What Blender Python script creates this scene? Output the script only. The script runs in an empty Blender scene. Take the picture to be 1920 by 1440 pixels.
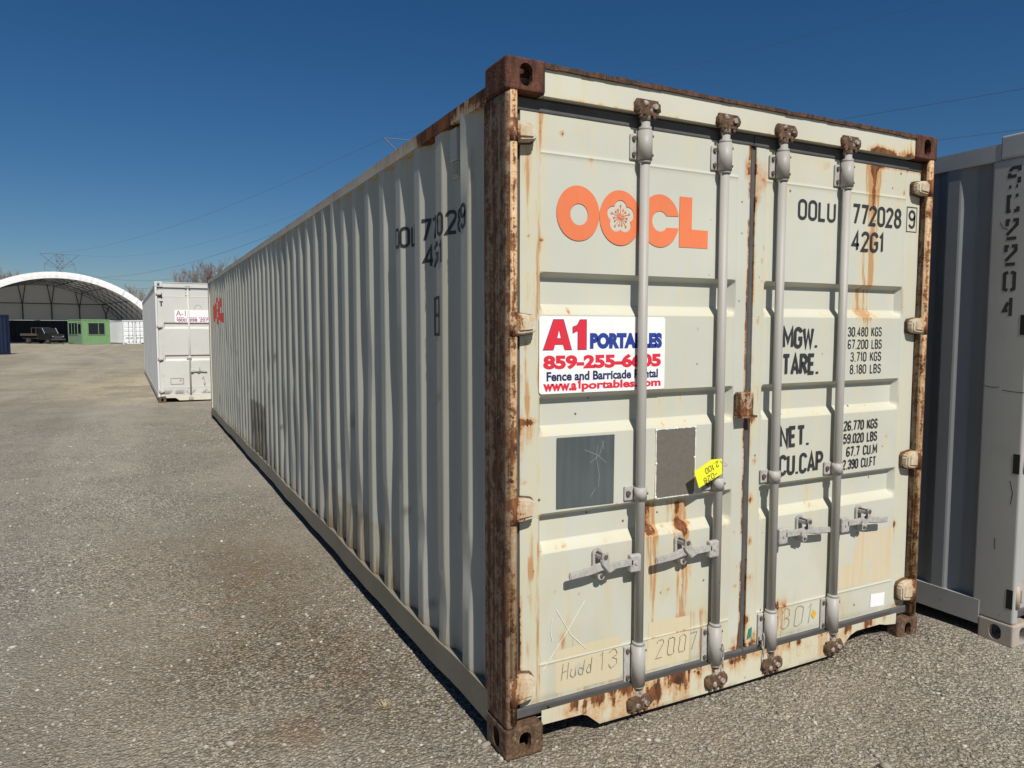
import bpy, bmesh, math, random
import numpy as np
from mathutils import Vector, Matrix
R = math.radians
random.seed(7); rng = np.random.default_rng(11)
scene = bpy.context.scene
col = scene.collection

# ---------------------------------------------------------------- camera, sky, sun, exposure
CAM = Vector((-1.1805, -2.3378, 1.6262)); YAW, PITCH = 0.4758, -0.0746
cd = bpy.data.cameras.new('camera'); cam = bpy.data.objects.new('camera', cd); col.objects.link(cam)
cd.sensor_width = 36; cd.lens = 1361.34 / 1920 * 36; cd.clip_end = 6000; cd.clip_start = 0.02
_f = Vector((math.sin(YAW) * math.cos(PITCH), math.cos(YAW) * math.cos(PITCH), math.sin(PITCH)))
_r = Vector((math.cos(YAW), -math.sin(YAW), 0)); _u = _r.cross(_f)
cam.matrix_world = Matrix(((_r.x, _u.x, -_f.x, CAM.x), (_r.y, _u.y, -_f.y, CAM.y), (_r.z, _u.z, -_f.z, CAM.z), (0, 0, 0, 1)))
scene.camera = cam
SUN_EL, SUN_AZ = R(47), R(5.0)          # the sun stands behind the photographer, a little to the left
w = bpy.data.worlds.new('World'); scene.world = w; w.use_nodes = True
wn = w.node_tree; bg = wn.nodes['Background']
sky = wn.nodes.new('ShaderNodeTexSky'); sky.sky_type = 'NISHITA'; sky.sun_disc = False
sky.sun_elevation = SUN_EL; sky.sun_rotation = math.pi + SUN_AZ
sky.air_density = 1.0; sky.dust_density = 0.4; sky.ozone_density = 6.0; sky.altitude = 300
hs = wn.nodes.new('ShaderNodeHueSaturation'); hs.inputs['Saturation'].default_value = 1.23; hs.inputs['Value'].default_value = 1.05
wn.links.new(sky.outputs[0], hs.inputs['Color']); wn.links.new(hs.outputs[0], bg.inputs[0]); bg.inputs[1].default_value = 0.052
sl = bpy.data.lights.new('sun', 'SUN'); sl.energy = 5.0; sl.angle = R(0.53); sl.color = (1, .955, .88)
so = bpy.data.objects.new('sun', sl); col.objects.link(so)
sd = Vector((-math.sin(SUN_AZ) * math.cos(SUN_EL), -math.cos(SUN_AZ) * math.cos(SUN_EL), math.sin(SUN_EL)))
so.rotation_euler = sd.to_track_quat('Z', 'Y').to_euler(); so.location = (-8, -40, 50)
scene.view_settings.view_transform = 'Standard'; scene.view_settings.look = 'None'
scene.view_settings.exposure = 0.0; scene.view_settings.gamma = 1

# ---------------------------------------------------------------- materials
class NT:
    def __init__(s, name):
        s.m = bpy.data.materials.new(name); s.m.use_nodes = True; s.t = s.m.node_tree
        s.b = s.t.nodes['Principled BSDF']; s._co = None
    def n(s, typ, **kw):
        nd = s.t.nodes.new('ShaderNode' + typ)
        for k, v in kw.items(): setattr(nd, k, v)
        return nd
    def put(s, sock, v):
        if isinstance(v, bpy.types.NodeSocket): s.t.links.new(v, sock)
        elif isinstance(v, tuple): sock.default_value = v if len(v) == len(sock.default_value) else v + (1,)
        else: sock.default_value = v
    def co(s):
        if not s._co: s._co = s.n('TexCoord').outputs['Object']
        return s._co
    def math(s, op, a, b=0.0, clamp=False):
        nd = s.n('Math', operation=op, use_clamp=clamp); s.put(nd.inputs[0], a); s.put(nd.inputs[1], b); return nd.outputs[0]
    def mapr(s, v, a, b, c=0.0, d=1.0, smooth=True):
        nd = s.n('MapRange', interpolation_type='SMOOTHSTEP' if smooth else 'LINEAR')
        s.put(nd.inputs[0], v)
        for i, x in enumerate((a, b, c, d)): s.put(nd.inputs[i + 1], x)
        return nd.outputs[0]
    def mix(s, f, a, b, mode='MIX'):
        nd = s.n('Mix', data_type='RGBA', blend_type=mode)
        s.put(nd.inputs[0], f); s.put(nd.inputs[6], a); s.put(nd.inputs[7], b); return nd.outputs[2]
    def vec(s, sc=(1, 1, 1), off=(0, 0, 0)):
        nd = s.n('Mapping'); s.put(nd.inputs[0], s.co()); nd.inputs[3].default_value = sc; nd.inputs[1].default_value = off
        return nd.outputs[0]
    def noise(s, scale, detail=4, rough=.6, sc=(1, 1, 1), off=(0, 0, 0)):
        nd = s.n('TexNoise'); s.put(nd.inputs['Vector'], s.vec(sc, off)); nd.inputs['Scale'].default_value = scale
        nd.inputs['Detail'].default_value = detail; nd.inputs['Roughness'].default_value = rough
        return nd.outputs[0]
    def vor(s, scale, out='Distance', feature='F1', sc=(1, 1, 1), rnd=1.0):
        nd = s.n('TexVoronoi', feature=feature); s.put(nd.inputs['Vector'], s.vec(sc)); nd.inputs['Scale'].default_value = scale
        nd.inputs['Randomness'].default_value = rnd
        return nd.outputs[out]
    def attr(s, name):
        return s.n('Attribute', attribute_name=name).outputs['Fac']
    def bump(s, h, strength=.3, dist=.01):
        nd = s.n('Bump'); nd.inputs['Strength'].default_value = strength; nd.inputs['Distance'].default_value = dist
        s.put(nd.inputs['Height'], h); s.t.links.new(nd.outputs[0], s.b.inputs['Normal'])
    def done(s, color, rough=.6, metal=0.0, spec=None):
        s.put(s.b.inputs['Base Color'], color); s.put(s.b.inputs['Roughness'], rough); s.put(s.b.inputs['Metallic'], metal)
        if spec is not None: s.b.inputs['Specular IOR Level'].default_value = spec
        return s.m

def plain(name, c, rough=.6, metal=0.0, var=.12, scale=9, bump=0.0, spec=None):
    t = NT(name); n = t.noise(scale, 5, .65)
    k = t.mapr(n, .3, .7, 1 - var, 1 + var, False)
    g = t.n('CombineColor'); [t.put(g.inputs[i], k) for i in range(3)]
    c2 = t.mix(1.0, tuple(c), g.outputs[0], 'MULTIPLY')
    if bump: t.bump(t.noise(scale * 6, 3), bump, .004)
    return t.done(c2, rough, metal, spec)

def weathered(name, base, rust=0.0, stain=0.0, rough=.5, speck=.0, chip=0.0, var=.06, zs=.08, bump=.15,
              stainc=(.60, .52, .29), rustA=(.23, .085, .028), rustB=(.05, .024, .014), haloc=(.5, .24, .07), hs=1.0, stainB=(.44, .19, .05)):
    """paint with vertical rust, stain washes, chips; per-vertex attributes rust, stain, dirt add to the constants"""
    t = NT(name)
    n1 = t.noise(17 * hs, 8, .74); n2 = t.noise(42 * hs, 4, .65, (1, 1, zs)); n3 = t.noise(95, 3, .6); n0 = t.noise(1.3, 3)
    r = t.math('ADD', t.attr('rust'), rust)
    v = t.math('ADD', r, t.math('ADD', t.math('MULTIPLY', t.math('SUBTRACT', n1, .5), .75), t.math('MULTIPLY', t.math('SUBTRACT', n2, .5), .6)))
    v = t.math('ADD', v, t.math('MULTIPLY', t.math('SUBTRACT', n3, .5), .25))
    rm = t.math('MULTIPLY', t.mapr(v, .42, .53), t.mapr(r, .01, .08))
    halo = t.math('MULTIPLY', t.mapr(v, .12, .5, 0, .75), t.mapr(r, .01, .2))
    s = t.math('ADD', t.attr('stain'), stain)
    sm = t.math('MULTIPLY', s, t.mapr(n2, .33, .67, .2, 1.25, False), clamp=True)
    lum = t.mapr(n0, .3, .7, 1 - var, 1 + var, False)
    g = t.n('CombineColor'); [t.put(g.inputs[i], lum) for i in range(3)]
    c = t.mix(1.0, tuple(base), g.outputs[0], 'MULTIPLY')
    c = t.mix(t.math('MULTIPLY', sm, .85), c, t.mix(t.mapr(sm, .55, 1.1), tuple(stainc), tuple(stainB)))
    c = t.mix(halo, c, tuple(haloc))
    if chip:
        cm = t.math('MULTIPLY', t.mapr(t.noise(30, 5, .75, (1, 1, .4), (3, 5, 1)), .62, .66), chip)
        c = t.mix(cm, c, (.7, .66, .58))
    if speck:
        dist = t.vor(17, 'Distance'); rc = t.n('SeparateColor'); t.put(rc.inputs[0], t.vor(17, 'Color'))
        sp = t.math('MULTIPLY', t.mapr(dist, .06, .13, 1, 0), t.math('GREATER_THAN', rc.outputs[0], 1 - speck))
        sp = t.math('MULTIPLY', sp, t.mapr(n3, .35, .5))
        c = t.mix(sp, c, (.13, .06, .025))
    rc2 = t.mix(t.mapr(t.noise(33, 5, .7, (1, 1, .3), (9, 2, 4)), .35, .65), tuple(rustB), tuple(rustA))
    c = t.mix(rm, c, rc2)
    d = t.attr('dirt'); dm = t.math('MULTIPLY', d, t.mapr(n2, .2, .7, .4, 1.1, False), clamp=True)
    c = t.mix(dm, c, (.075, .06, .04))
    if bump: t.bump(t.math('ADD', t.math('MULTIPLY', rm, n3), t.math('MULTIPLY', n1, .25)), bump, .006)
    return t.done(c, t.mapr(rm, 0, 1, rough, .9, False), 0.0, .35)

M = {}
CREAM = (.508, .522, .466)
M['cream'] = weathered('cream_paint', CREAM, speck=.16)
M['cream_side_shade'] = weathered('cream_side_shade_paint', (.44, .44, .385), speck=.03, stainc=(.38, .31, .19), stainB=(.25, .18, .09), haloc=(.28, .16, .08), rough=.55)  # door cream made darker, so shade on the corrugations is partly in the colour
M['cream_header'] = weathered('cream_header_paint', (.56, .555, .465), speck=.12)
M['sill'] = weathered('sill_paint', (.55, .53, .42), rust=.09, stain=.20, speck=.3, zs=.14)
M['post'] = weathered('post_paint', (.23, .195, .14), rust=.49, stain=.2, zs=.03, chip=.15, stainc=(.24, .17, .10), stainB=(.16, .09, .05), haloc=(.15, .08, .04), rustA=(.13, .055, .025), rustB=(.04, .022, .014), bump=.5)
M['post_edge'] = weathered('post_edge_paint', (.6, .55, .43), rust=.45, stain=.3, zs=.05, chip=.2, bump=.4)
M['rail_top'] = weathered('rail_top_paint', (.5, .48, .39), rust=.14, stain=.2, chip=.2)
M['rail_bottom'] = weathered('rail_bottom_paint', (.235, .215, .165), rust=.05, stain=.25, stainc=(.22, .17, .11), stainB=(.15, .1, .06), haloc=(.15, .1, .06), zs=.25, chip=.12, var=.18, bump=.5)
M['cast'] = weathered('rusty_casting', (.2, .09, .05), rust=.66, chip=.25, zs=1, bump=.8, haloc=(.14, .06, .03), rustA=(.13, .05, .028), rustB=(.05, .022, .015))
M['cast_low'] = weathered('rusty_brown_casting', (.17, .11, .07), rust=.5, chip=.35, zs=1, bump=.8, haloc=(.15, .085, .045), rustA=(.15, .085, .045), rustB=(.06, .038, .024))
M['lip'] = weathered('rusty_lip', (.10, .06, .04), rust=.7, zs=1, bump=.8, haloc=(.1, .055, .035), rustA=(.12, .06, .035), rustB=(.04, .025, .018))
M['hinge'] = weathered('hinge_paint', (.56, .53, .43), rust=.24, stain=.3, zs=.3, bump=.3, haloc=(.45, .24, .09))
M['rod'] = weathered('galvanised_rod', (.355, .345, .32), rust=.10, stain=.12, speck=.25, zs=.15, var=.12, rough=.5, stainc=(.42, .36, .26), stainB=(.3, .2, .1), haloc=(.33, .25, .17), bump=.25)
M['bracket'] = plain('galvanised_bracket', (.39, .375, .345), .6, 0, .22, 60, .25)
M['bolt'] = plain('rusty_bolt', (.10, .075, .055), .8, 0, .3, 60, .4)
M['cam'] = weathered('rusty_cam', (.42, .39, .35), rust=.40, chip=.4, zs=1, bump=.9, haloc=(.2, .14, .10), rustA=(.16, .09, .06), rustB=(.055, .038, .028))
M['keeper'] = weathered('rusty_keeper', (.3, .24, .18), rust=.58, chip=.2, zs=1, bump=.9, haloc=(.17, .1, .06), rustA=(.16, .09, .05), rustB=(.055, .035, .022))
M['gasket'] = plain('rubber_gasket', (.08, .08, .078), .75, 0, .25, 7, .1)
M['dark'] = plain('recess_shade_black', (.012, .012, .012), .9)
M['under'] = plain('underframe', (.05, .045, .04), .9)
M['ink'] = plain('black_ink', (.028, .03, .032), .6, 0, .25, 40)
M['orange'] = weathered('faded_orange_paint', (.70, .175, .068), stain=.10, speck=.25, var=.1, zs=.3, stainc=(.7, .4, .25), stainB=(.6, .3, .15), bump=.05)
M['redlogo'] = plain('red_paint', (.52, .06, .035), .6, 0, .1, 12)
M['signwhite'] = plain('white_vinyl', (.82, .82, .82), .35, 0, .02)
M['signred'] = plain('red_vinyl', (.66, .028, .05), .4, 0, .04)
M['signblue'] = plain('blue_vinyl', (.022, .05, .27), .4, 0, .05)
M['signnavy'] = plain('navy_vinyl', (.02, .03, .1), .4, 0, .05)
M['pencil'] = plain('pencil_scribble', (.24, .21, .165), .8, 0, .5, 30)
M['pencil2'] = plain('slate_scratch_line', (.3, .32, .31), .8)
M['chalk'] = plain('chalk_scratch', (.78, .78, .70), .8)
M['slate'] = weathered('dark_slate_plate', (.062, .078, .08), var=.25, zs=.05, stain=.22, stainB=(.25, .27, .26), stainc=(.2, .21, .2), bump=.05)
M['taupe'] = plain('taupe_plate', (.135, .12, .10), .7, 0, .12, 60, .2)
M['caulk'] = plain('white_caulk', (.74, .73, .67), .7, 0, .05, 40, .3)
M['residue'] = weathered('glue_residue', (.585, .53, .37), stain=.22, zs=.06, stainc=(.6, .43, .2), bump=0)
M['residue2'] = weathered('streaked_residue', (.58, .545, .43), stain=.62, zs=.03, stainc=(.6, .44, .22), bump=0)
M['yellow'] = plain('yellow_card', (.80, .80, .03), .6, 0, .03)
M['amber'] = plain('amber_sticker', (.75, .42, .03), .6)
M['teal'] = plain('teal_sticker', (.02, .22, .16), .6)
M['wire'] = plain('dark_wire', (.05, .05, .055), .7)
M['grey_c'] = weathered('grey_container_paint', (.385, .385, .37), rust=.03, stain=.10, var=.10, speck=.12, stainc=(.28, .25, .2), stainB=(.2, .16, .1), zs=.1)
M['bluegrey_c'] = weathered('bluegrey_container_paint', (.27, .28, .285), var=.1, stain=.12, stainc=(.2, .19, .17), speck=.05, zs=.06)
M['white_c'] = weathered('white_container_paint', (.555, .555, .52), speck=.08, stainc=(.5, .4, .25))
M['white_side'] = weathered('white_container_side', (.55, .56, .55), speck=.12)
M['white_far'] = plain('white_far_paint', (.72, .74, .75), .5)
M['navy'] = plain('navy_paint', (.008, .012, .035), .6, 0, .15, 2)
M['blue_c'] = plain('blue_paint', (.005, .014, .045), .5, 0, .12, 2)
M['booth'] = plain('green_booth_paint', (.165, .30, .135), .55, 0, .1, 3)
M['booth_trim'] = plain('green_grey_trim', (.17, .25, .17), .6)
M['glass'] = plain('dark_glass', (.012, .015, .018), .08)
M['fabric'] = plain('white_membrane', (.80, .80, .80), .6, 0, .03, 3)
def membrane(name, c, tr):
    t = NT(name); o = [n for n in t.t.nodes if n.type == 'OUTPUT_MATERIAL'][0]
    d, l, m = t.n('BsdfDiffuse'), t.n('BsdfTranslucent'), t.n('MixShader')
    d.inputs[0].default_value = c + (1,); l.inputs[0].default_value = c + (1,); m.inputs[0].default_value = tr
    t.t.links.new(d.outputs[0], m.inputs[1]); t.t.links.new(l.outputs[0], m.inputs[2]); t.t.links.new(m.outputs[0], o.inputs[0])
    return t.m
M['fabric'] = membrane('white_membrane_sheet', (.85, .85, .85), .10)
M['fabric_end'] = membrane('white_end_sheet', (.72, .72, .72), .10)
M['fabric_in'] = plain('grey_membrane_lining', (.42, .42, .42), .8, 0, .04, 3)
M['steel'] = plain('dark_steel', (.07, .07, .072), .6)
M['pylon'] = plain('pylon_steel', (.15, .17, .2), .6)
M['cable'] = plain('weathered_cable', (.05, .06, .075), .8)
M['bark'] = plain('grey_bark', (.24, .205, .18), .9, 0, .3, 3)
M['truck'] = plain('black_truck_paint', (.008, .009, .011), .45)
M['bed'] = plain('brown_flatbed', (.07, .06, .045), .8, 0, .3, 6)
M['chrome'] = plain('bright_metal', (.6, .6, .6), .25, .8)
M['steel2'] = plain('grey_metal', (.22, .22, .23), .4)
M['tyre'] = plain('tyre_rubber', (.02, .02, .02), .85)
M['straw'] = plain('dry_straw', (.5, .42, .25), .9)
M['purple'] = plain('purple_ink', (.32, .06, .16), .6)

# ---------------------------------------------------------------- mesh helpers
class MB:
    """collects shapes into one mesh"""
    def __init__(s): s.bm = bmesh.new(); s.mi = 0
    def _add(s, b):
        me = bpy.data.meshes.new('tmp'); b.to_mesh(me); b.free()
        n0 = len(s.bm.faces); s.bm.from_mesh(me); bpy.data.meshes.remove(me)
        s.bm.faces.ensure_lookup_table()
        for f in s.bm.faces[n0:]: f.material_index = s.mi
        return s
    def box(s, x0, x1, y0, y1, z0, z1, bev=0.0, seg=2, rot=None):
        b = bmesh.new(); bmesh.ops.create_cube(b, size=1)
        for v in b.verts: v.co = Vector(((x0 + x1) / 2 + v.co.x * (x1 - x0), (y0 + y1) / 2 + v.co.y * (y1 - y0), (z0 + z1) / 2 + v.co.z * (z1 - z0)))
        if bev: bmesh.ops.bevel(b, geom=b.edges[:], offset=bev, segments=seg, affect='EDGES', profile=.5)
        if rot: bmesh.ops.transform(b, matrix=rot, verts=b.verts[:])
        return s._add(b)
    def cyl(s, p0, p1, r, n=14, r2=None, caps=True):
        p0, p1 = Vector(p0), Vector(p1); d = p1 - p0
        b = bmesh.new(); bmesh.ops.create_cone(b, cap_ends=caps, segments=n, radius1=r, radius2=r if r2 is None else r2, depth=d.length)
        m = Matrix.Translation((p0 + p1) / 2) @ d.to_track_quat('Z', 'Y').to_matrix().to_4x4()
        bmesh.ops.transform(b, matrix=m, verts=b.verts[:])
        for f in b.faces: f.smooth = len(f.verts) == 4 and n > 6
        return s._add(b)
    def ball(s, c, r, sub=2, sc=(1, 1, 1), jit=0.0):
        b = bmesh.new(); bmesh.ops.create_icosphere(b, subdivisions=sub, radius=1)
        for v in b.verts:
            k = 1 + random.uniform(-jit, jit)
            v.co = Vector((c[0] + v.co.x * r * sc[0] * k, c[1] + v.co.y * r * sc[1] * k, c[2] + v.co.z * r * sc[2] * k))
        for f in b.faces: f.smooth = True
        return s._add(b)
    def prism(s, pts, axis, a, b_, bev=0.0):
        """polygon pts in the two other axes (x,z for axis y; y,z for axis x; x,y for axis z) swept from a to b_"""
        b = bmesh.new()
        def P(p, t): return {'y': (p[0], t, p[1]), 'x': (t, p[0], p[1]), 'z': (p[0], p[1], t)}[axis]
        v0 = [b.verts.new(P(p, a)) for p in pts]; v1 = [b.verts.new(P(p, b_)) for p in pts]
        b.faces.new(v0); b.faces.new(v1[::-1]); n = len(pts)
        for i in range(n): b.faces.new((v0[i], v1[i], v1[(i + 1) % n], v0[(i + 1) % n]))
        bmesh.ops.recalc_face_normals(b, faces=b.faces[:])
        if bev: bmesh.ops.bevel(b, geom=b.edges[:], offset=bev, segments=2, affect='EDGES')
        return s._add(b)
    def tube(s, path, r, n=6):
        for a, b in zip(path[:-1], path[1:]): s.cyl(a, b, r, n)
        return s
    def build(s, name, mat, parent=None):
        me = bpy.data.meshes.new(name); s.bm.to_mesh(me); s.bm.free()
        return link(name, me, mat, parent)

def link(name, me, mat, parent=None):
    o = bpy.data.objects.new(name, me); col.objects.link(o)
    for m in (mat if isinstance(mat, (list, tuple)) else [mat]): me.materials.append(m)
    if parent: o.parent = parent
    return o
def mesh(name, verts, faces, mat, parent=None, attrs=None, sharp=None, smooth=False):
    me = bpy.data.meshes.new(name)
    if isinstance(faces, np.ndarray):
        k = faces.shape[1]
        me.vertices.add(len(verts)); me.vertices.foreach_set('co', np.asarray(verts, np.float32).ravel())
        me.loops.add(faces.size); me.loops.foreach_set('vertex_index', faces.astype(np.int32).ravel())
        me.polygons.add(len(faces)); me.polygons.foreach_set('loop_start', np.arange(0, faces.size, k, dtype=np.int32))
        me.update(calc_edges=True); me.validate()
    else:
        me.from_pydata([tuple(v) for v in verts], [], faces); me.update()
    for k, v in (attrs or {}).items():
        a = me.attributes.new(k, 'FLOAT', 'POINT'); a.data.foreach_set('value', np.asarray(v, np.float32))
    if smooth or sharp: me.polygons.foreach_set('use_smooth', np.ones(len(me.polygons), bool))
    if sharp: me.set_sharp_from_angle(angle=R(sharp))
    return link(name, me, mat, parent)
def set_attrs(o, fn):
    """fn(x, y, z) -> dict of per-vertex masks"""
    me = o.data; n = len(me.vertices); c = np.empty(n * 3, np.float32); me.vertices.foreach_get('co', c); c = c.reshape(-1, 3)
    for k, v in fn(c[:, 0], c[:, 1], c[:, 2]).items():
        a = me.attributes.new(k, 'FLOAT', 'POINT'); a.data.foreach_set('value', np.asarray(v, np.float32))
    return o
def grid_faces(nx, ny):
    i, j = np.meshgrid(np.arange(nx - 1), np.arange(ny - 1), indexing='ij')
    a = (i * ny + j).ravel(); return np.stack([a, a + ny, a + ny + 1, a + 1], 1)
def vnoise(x, y, s, seed=0):
    """smooth value noise, 0..1"""
    x = np.asarray(x) * s + 1000.3; y = np.asarray(y) * s + 1000.7
    xi, yi = np.floor(x).astype(np.int64), np.floor(y).astype(np.int64); fx, fy = x - xi, y - yi
    fx = fx * fx * (3 - 2 * fx); fy = fy * fy * (3 - 2 * fy)
    def h(a, b):
        n = (a * 374761393 + b * 668265263 + seed * 974711) & 0x7fffffff
        n = ((n ^ (n >> 13)) * 1274126177) & 0x7fffffff
        return ((n ^ (n >> 16)) & 0xffff) / 65535.0
    return (h(xi, yi) * (1 - fx) + h(xi + 1, yi) * fx) * (1 - fy) + (h(xi, yi + 1) * (1 - fx) + h(xi + 1, yi + 1) * fx) * fy
def fbm(x, y, s, o=4, seed=0):
    r, a, t = 0, 1, 0
    for i in range(o): r = r + a * vnoise(x, y, s * 2 ** i, seed + i); t += a; a *= .55
    return r / t
def sstep(v, a, b):
    t = np.clip((v - a) / (b - a), 0, 1); return t * t * (3 - 2 * t)

def tag(o, label, cat, group=None, kind=None):
    if label: o['label'] = label
    if cat: o['category'] = cat
    if group: o['group'] = group
    if kind: o['kind'] = kind
    return o
def thing(name, label, cat, loc=(0, 0, 0), rz=0, group=None):
    o = bpy.data.objects.new(name, None); col.objects.link(o); o.location = loc; o.rotation_euler = (0, 0, rz)
    o.empty_display_size = .2
    return tag(o, label, cat, group)
def structure(o): o['kind'] = 'structure'; return o

# ---------------------------------------------------------------- lettering
def arc(cx, cy, rx, ry, a0, a1, n=9):
    return [(cx + rx * math.cos(R(a0 + (a1 - a0) * i / n)), cy + ry * math.sin(R(a0 + (a1 - a0) * i / n))) for i in range(n + 1)]
_O = arc(.2, .8, .2, .2, 90, 180, 6) + arc(.2, .2, .2, .2, 180, 360, 10) + arc(.2, .8, .2, .2, 0, 90, 6)
GL = {
 'O': (.4, [_O]), '0': (.4, [_O]), 'D': (.4, [[(0, 0), (0, 1)] + [(.12, 1)] + arc(.15, .75, .25, .25, 90, 0, 6) + arc(.15, .25, .25, .25, 0, -90, 6) + [(0, 0)]]),
 '1': (.2, [[(0, .8), (.14, 1), (.14, 0)]]), 'I': (.1, [[(.05, 0), (.05, 1)]]),
 '2': (.4, [arc(.2, .79, .2, .21, 175, -25, 9) + [(0, 0), (.4, 0)]]),
 '3': (.4, [arc(.19, .77, .19, .23, 170, -80, 9) + [(.13, .54)], [(.15, .54)] + arc(.2, .27, .2, .27, 85, -170, 10)]),
 '4': (.42, [[(.3, 0), (.3, 1), (0, .28), (.42, .28)]]), '5': (.4, [[(.37, 1), (.04, 1), (.02, .56)] + arc(.19, .32, .21, .32, 125, -165, 10)]),
 '6': (.4, [arc(.21, .77, .19, .23, 15, 180, 8) + arc(.2, .25, .2, .25, 180, 540, 14)]),
 '7': (.38, [[(0, 1), (.38, 1), (.14, 0)]]),
 '8': (.4, [arc(.2, .77, .17, .23, -90, 270, 14), arc(.2, .27, .2, .27, 90, 450, 14)]),
 '9': (.4, [arc(.19, .23, .19, .23, -165, 0, 8) + arc(.2, .74, .2, .26, 0, 360, 14)]),
 'L': (.34, [[(0, 1), (0, 0), (.34, 0)]]), 'U': (.4, [[(0, 1)] + arc(.2, .2, .2, .2, 180, 360, 10) + [(.4, 1)]]),
 'G': (.4, [arc(.2, .8, .2, .2, 0, 180, 9) + arc(.2, .2, .2, .2, 180, 360, 9) + [(.4, .46), (.22, .46)]]),
 'C': (.4, [arc(.2, .8, .2, .2, 0, 180, 9) + arc(.2, .2, .2, .2, 180, 360, 9)]),
 'M': (.54, [[(0, 0), (0, 1), (.27, .3), (.54, 1), (.54, 0)]]), 'W': (.6, [[(0, 1), (.14, 0), (.3, .85), (.46, 0), (.6, 1)]]),
 'T': (.42, [[(0, 1), (.42, 1)], [(.21, .97), (.21, 0)]]), 'A': (.44, [[(0, 0), (.22, 1), (.44, 0)], [(.08, .3), (.36, .3)]]),
 'R': (.4, [[(0, 0), (0, 1), (.2, 1)] + arc(.2, .77, .2, .23, 90, -90, 9) + [(.03, .54)], [(.18, .53), (.4, 0)]]),
 'P': (.4, [[(0, 0), (0, 1), (.2, 1)] + arc(.2, .76, .2, .24, 90, -90, 9) + [(.03, .52)]]),
 'E': (.34, [[(.34, 1), (0, 1), (0, 0), (.34, 0)], [(.03, .52), (.3, .52)]]), 'F': (.34, [[(.34, 1), (0, 1), (0, 0)], [(.03, .52), (.3, .52)]]),
 'N': (.42, [[(0, 0), (0, 1), (.42, 0), (.42, 1)]]), 'K': (.4, [[(0, 1), (0, 0)], [(.38, 1), (.03, .42)], [(.14, .58), (.4, 0)]]),
 'S': (.4, [arc(.2, .77, .19, .23, 10, 270, 12) + arc(.2, .27, .2, .27, 90, -170, 12)]),
 'B': (.4, [[(0, 0), (0, 1), (.2, 1)] + arc(.2, .77, .17, .23, 90, -90, 8) + [(.03, .54)], [(.05, .53)] + arc(.2, .27, .2, .27, 85, -90, 8) + [(0, 0)]]),
 '.': (.1, [[(.05, -.06), (.05, .06)]]), ',': (.1, [[(.07, .07), (.03, -.14)]]), '-': (.3, [[(0, .5), (.3, .5)]]), ' ': (.28, []),
 'i': (.1, [[(.05, 0), (.05, .68)], [(.05, .82), (.05, .95)]]), 'u': (.34, [[(0, .6)] + arc(.17, .16, .17, .16, 180, 360, 8) + [(.34, .6), (.34, 0)]]),
 'd': (.36, [arc(.17, .26, .17, .26, 0, 360, 14), [(.35, 1), (.33, 0)]]), 'H': (.42, [[(0, 0), (0, 1)], [(.42, 1), (.42, 0)], [(.02, .5), (.4, .5)]]),
}
def ribbon(path, wd, closed=False):
    """a polyline as a mitred strip: (left points, right points)"""
    p = [Vector(q) for q in path]
    q = [p[0]]
    for a in p[1:]:
        if (a - q[-1]).length > 1e-6: q.append(a)
    p = q; n = len(p); L_, R_ = [], []
    closed = n > 3 and (p[0] - p[-1]).length < 1e-4
    for i in range(n):
        if closed: a, b = (p[i - 1] if i else p[n - 2]), (p[i + 1] if i < n - 1 else p[1])
        else: a, b = p[max(i - 1, 0)], p[min(i + 1, n - 1)]
        d1, d2 = p[i] - a, b - p[i]
        d1 = d1.normalized() if d1.length > 1e-9 else d2.normalized(); d2 = d2.normalized() if d2.length > 1e-9 else d1
        t = (d1 + d2); t = t.normalized() if t.length > 1e-6 else d1
        nrm = Vector((-t.y, t.x)); k = min(1 / max(abs(nrm.dot(Vector((-d1.y, d1.x)))), .35), 2.2)
        L_.append(p[i] + nrm * wd / 2 * k); R_.append(p[i] - nrm * wd / 2 * k)
    return L_, R_
def strokes_mesh(strokes, wd, y, step=.0003):
    """2D strokes (x, z) as flat strips facing -y"""
    vs, fs = [], []
    for si, s in enumerate(strokes):
        a, b = ribbon(s, wd); yy = y - step * (si % 3); n0 = len(vs)
        for p, q in zip(a, b): vs += [(p.x, yy, p.y), (q.x, yy, q.y)]
        for i in range(len(a) - 1): fs.append((n0 + 2 * i, n0 + 2 * i + 1, n0 + 2 * i + 3, n0 + 2 * i + 2))
    return vs, fs
def letters(text, x, z, h, width=None, sw=.14, gap=.2, slant=0.0):
    """strokes of one line of text, lower left at x, z; width fits the line"""
    out, cx = [], 0.0
    for ch in text:
        gw, st = GL[ch]
        out += [[(cx + a + slant * b, b) for a, b in s] for s in st]; cx += gw + gap
    tot = cx - gap; kx = (width / tot) if width else h
    k2 = h * (1 - sw)
    return [[(x + a * kx + 0, z + h * sw / 2 + b * k2) for a, b in s] for s in out], sw * h
def lettering(name, lines, mat, parent, y=.0482):
    for ln in lines: _lettering(name, [ln], mat, parent, y)
def _lettering(name, lines, mat, parent, y):
    """lines: (text, x, z, height, width, stroke share)"""
    vs, fs = [], []
    for (tx, x, z, h, wd, sw) in lines:
        st, sw_ = letters(tx, x, z, h, wd, sw)
        v, f = strokes_mesh(st, sw_, y); n0 = len(vs); vs += v; fs += [tuple(i + n0 for i in q) for q in f]
    return mesh(name, vs, fs, mat, parent)
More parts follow.
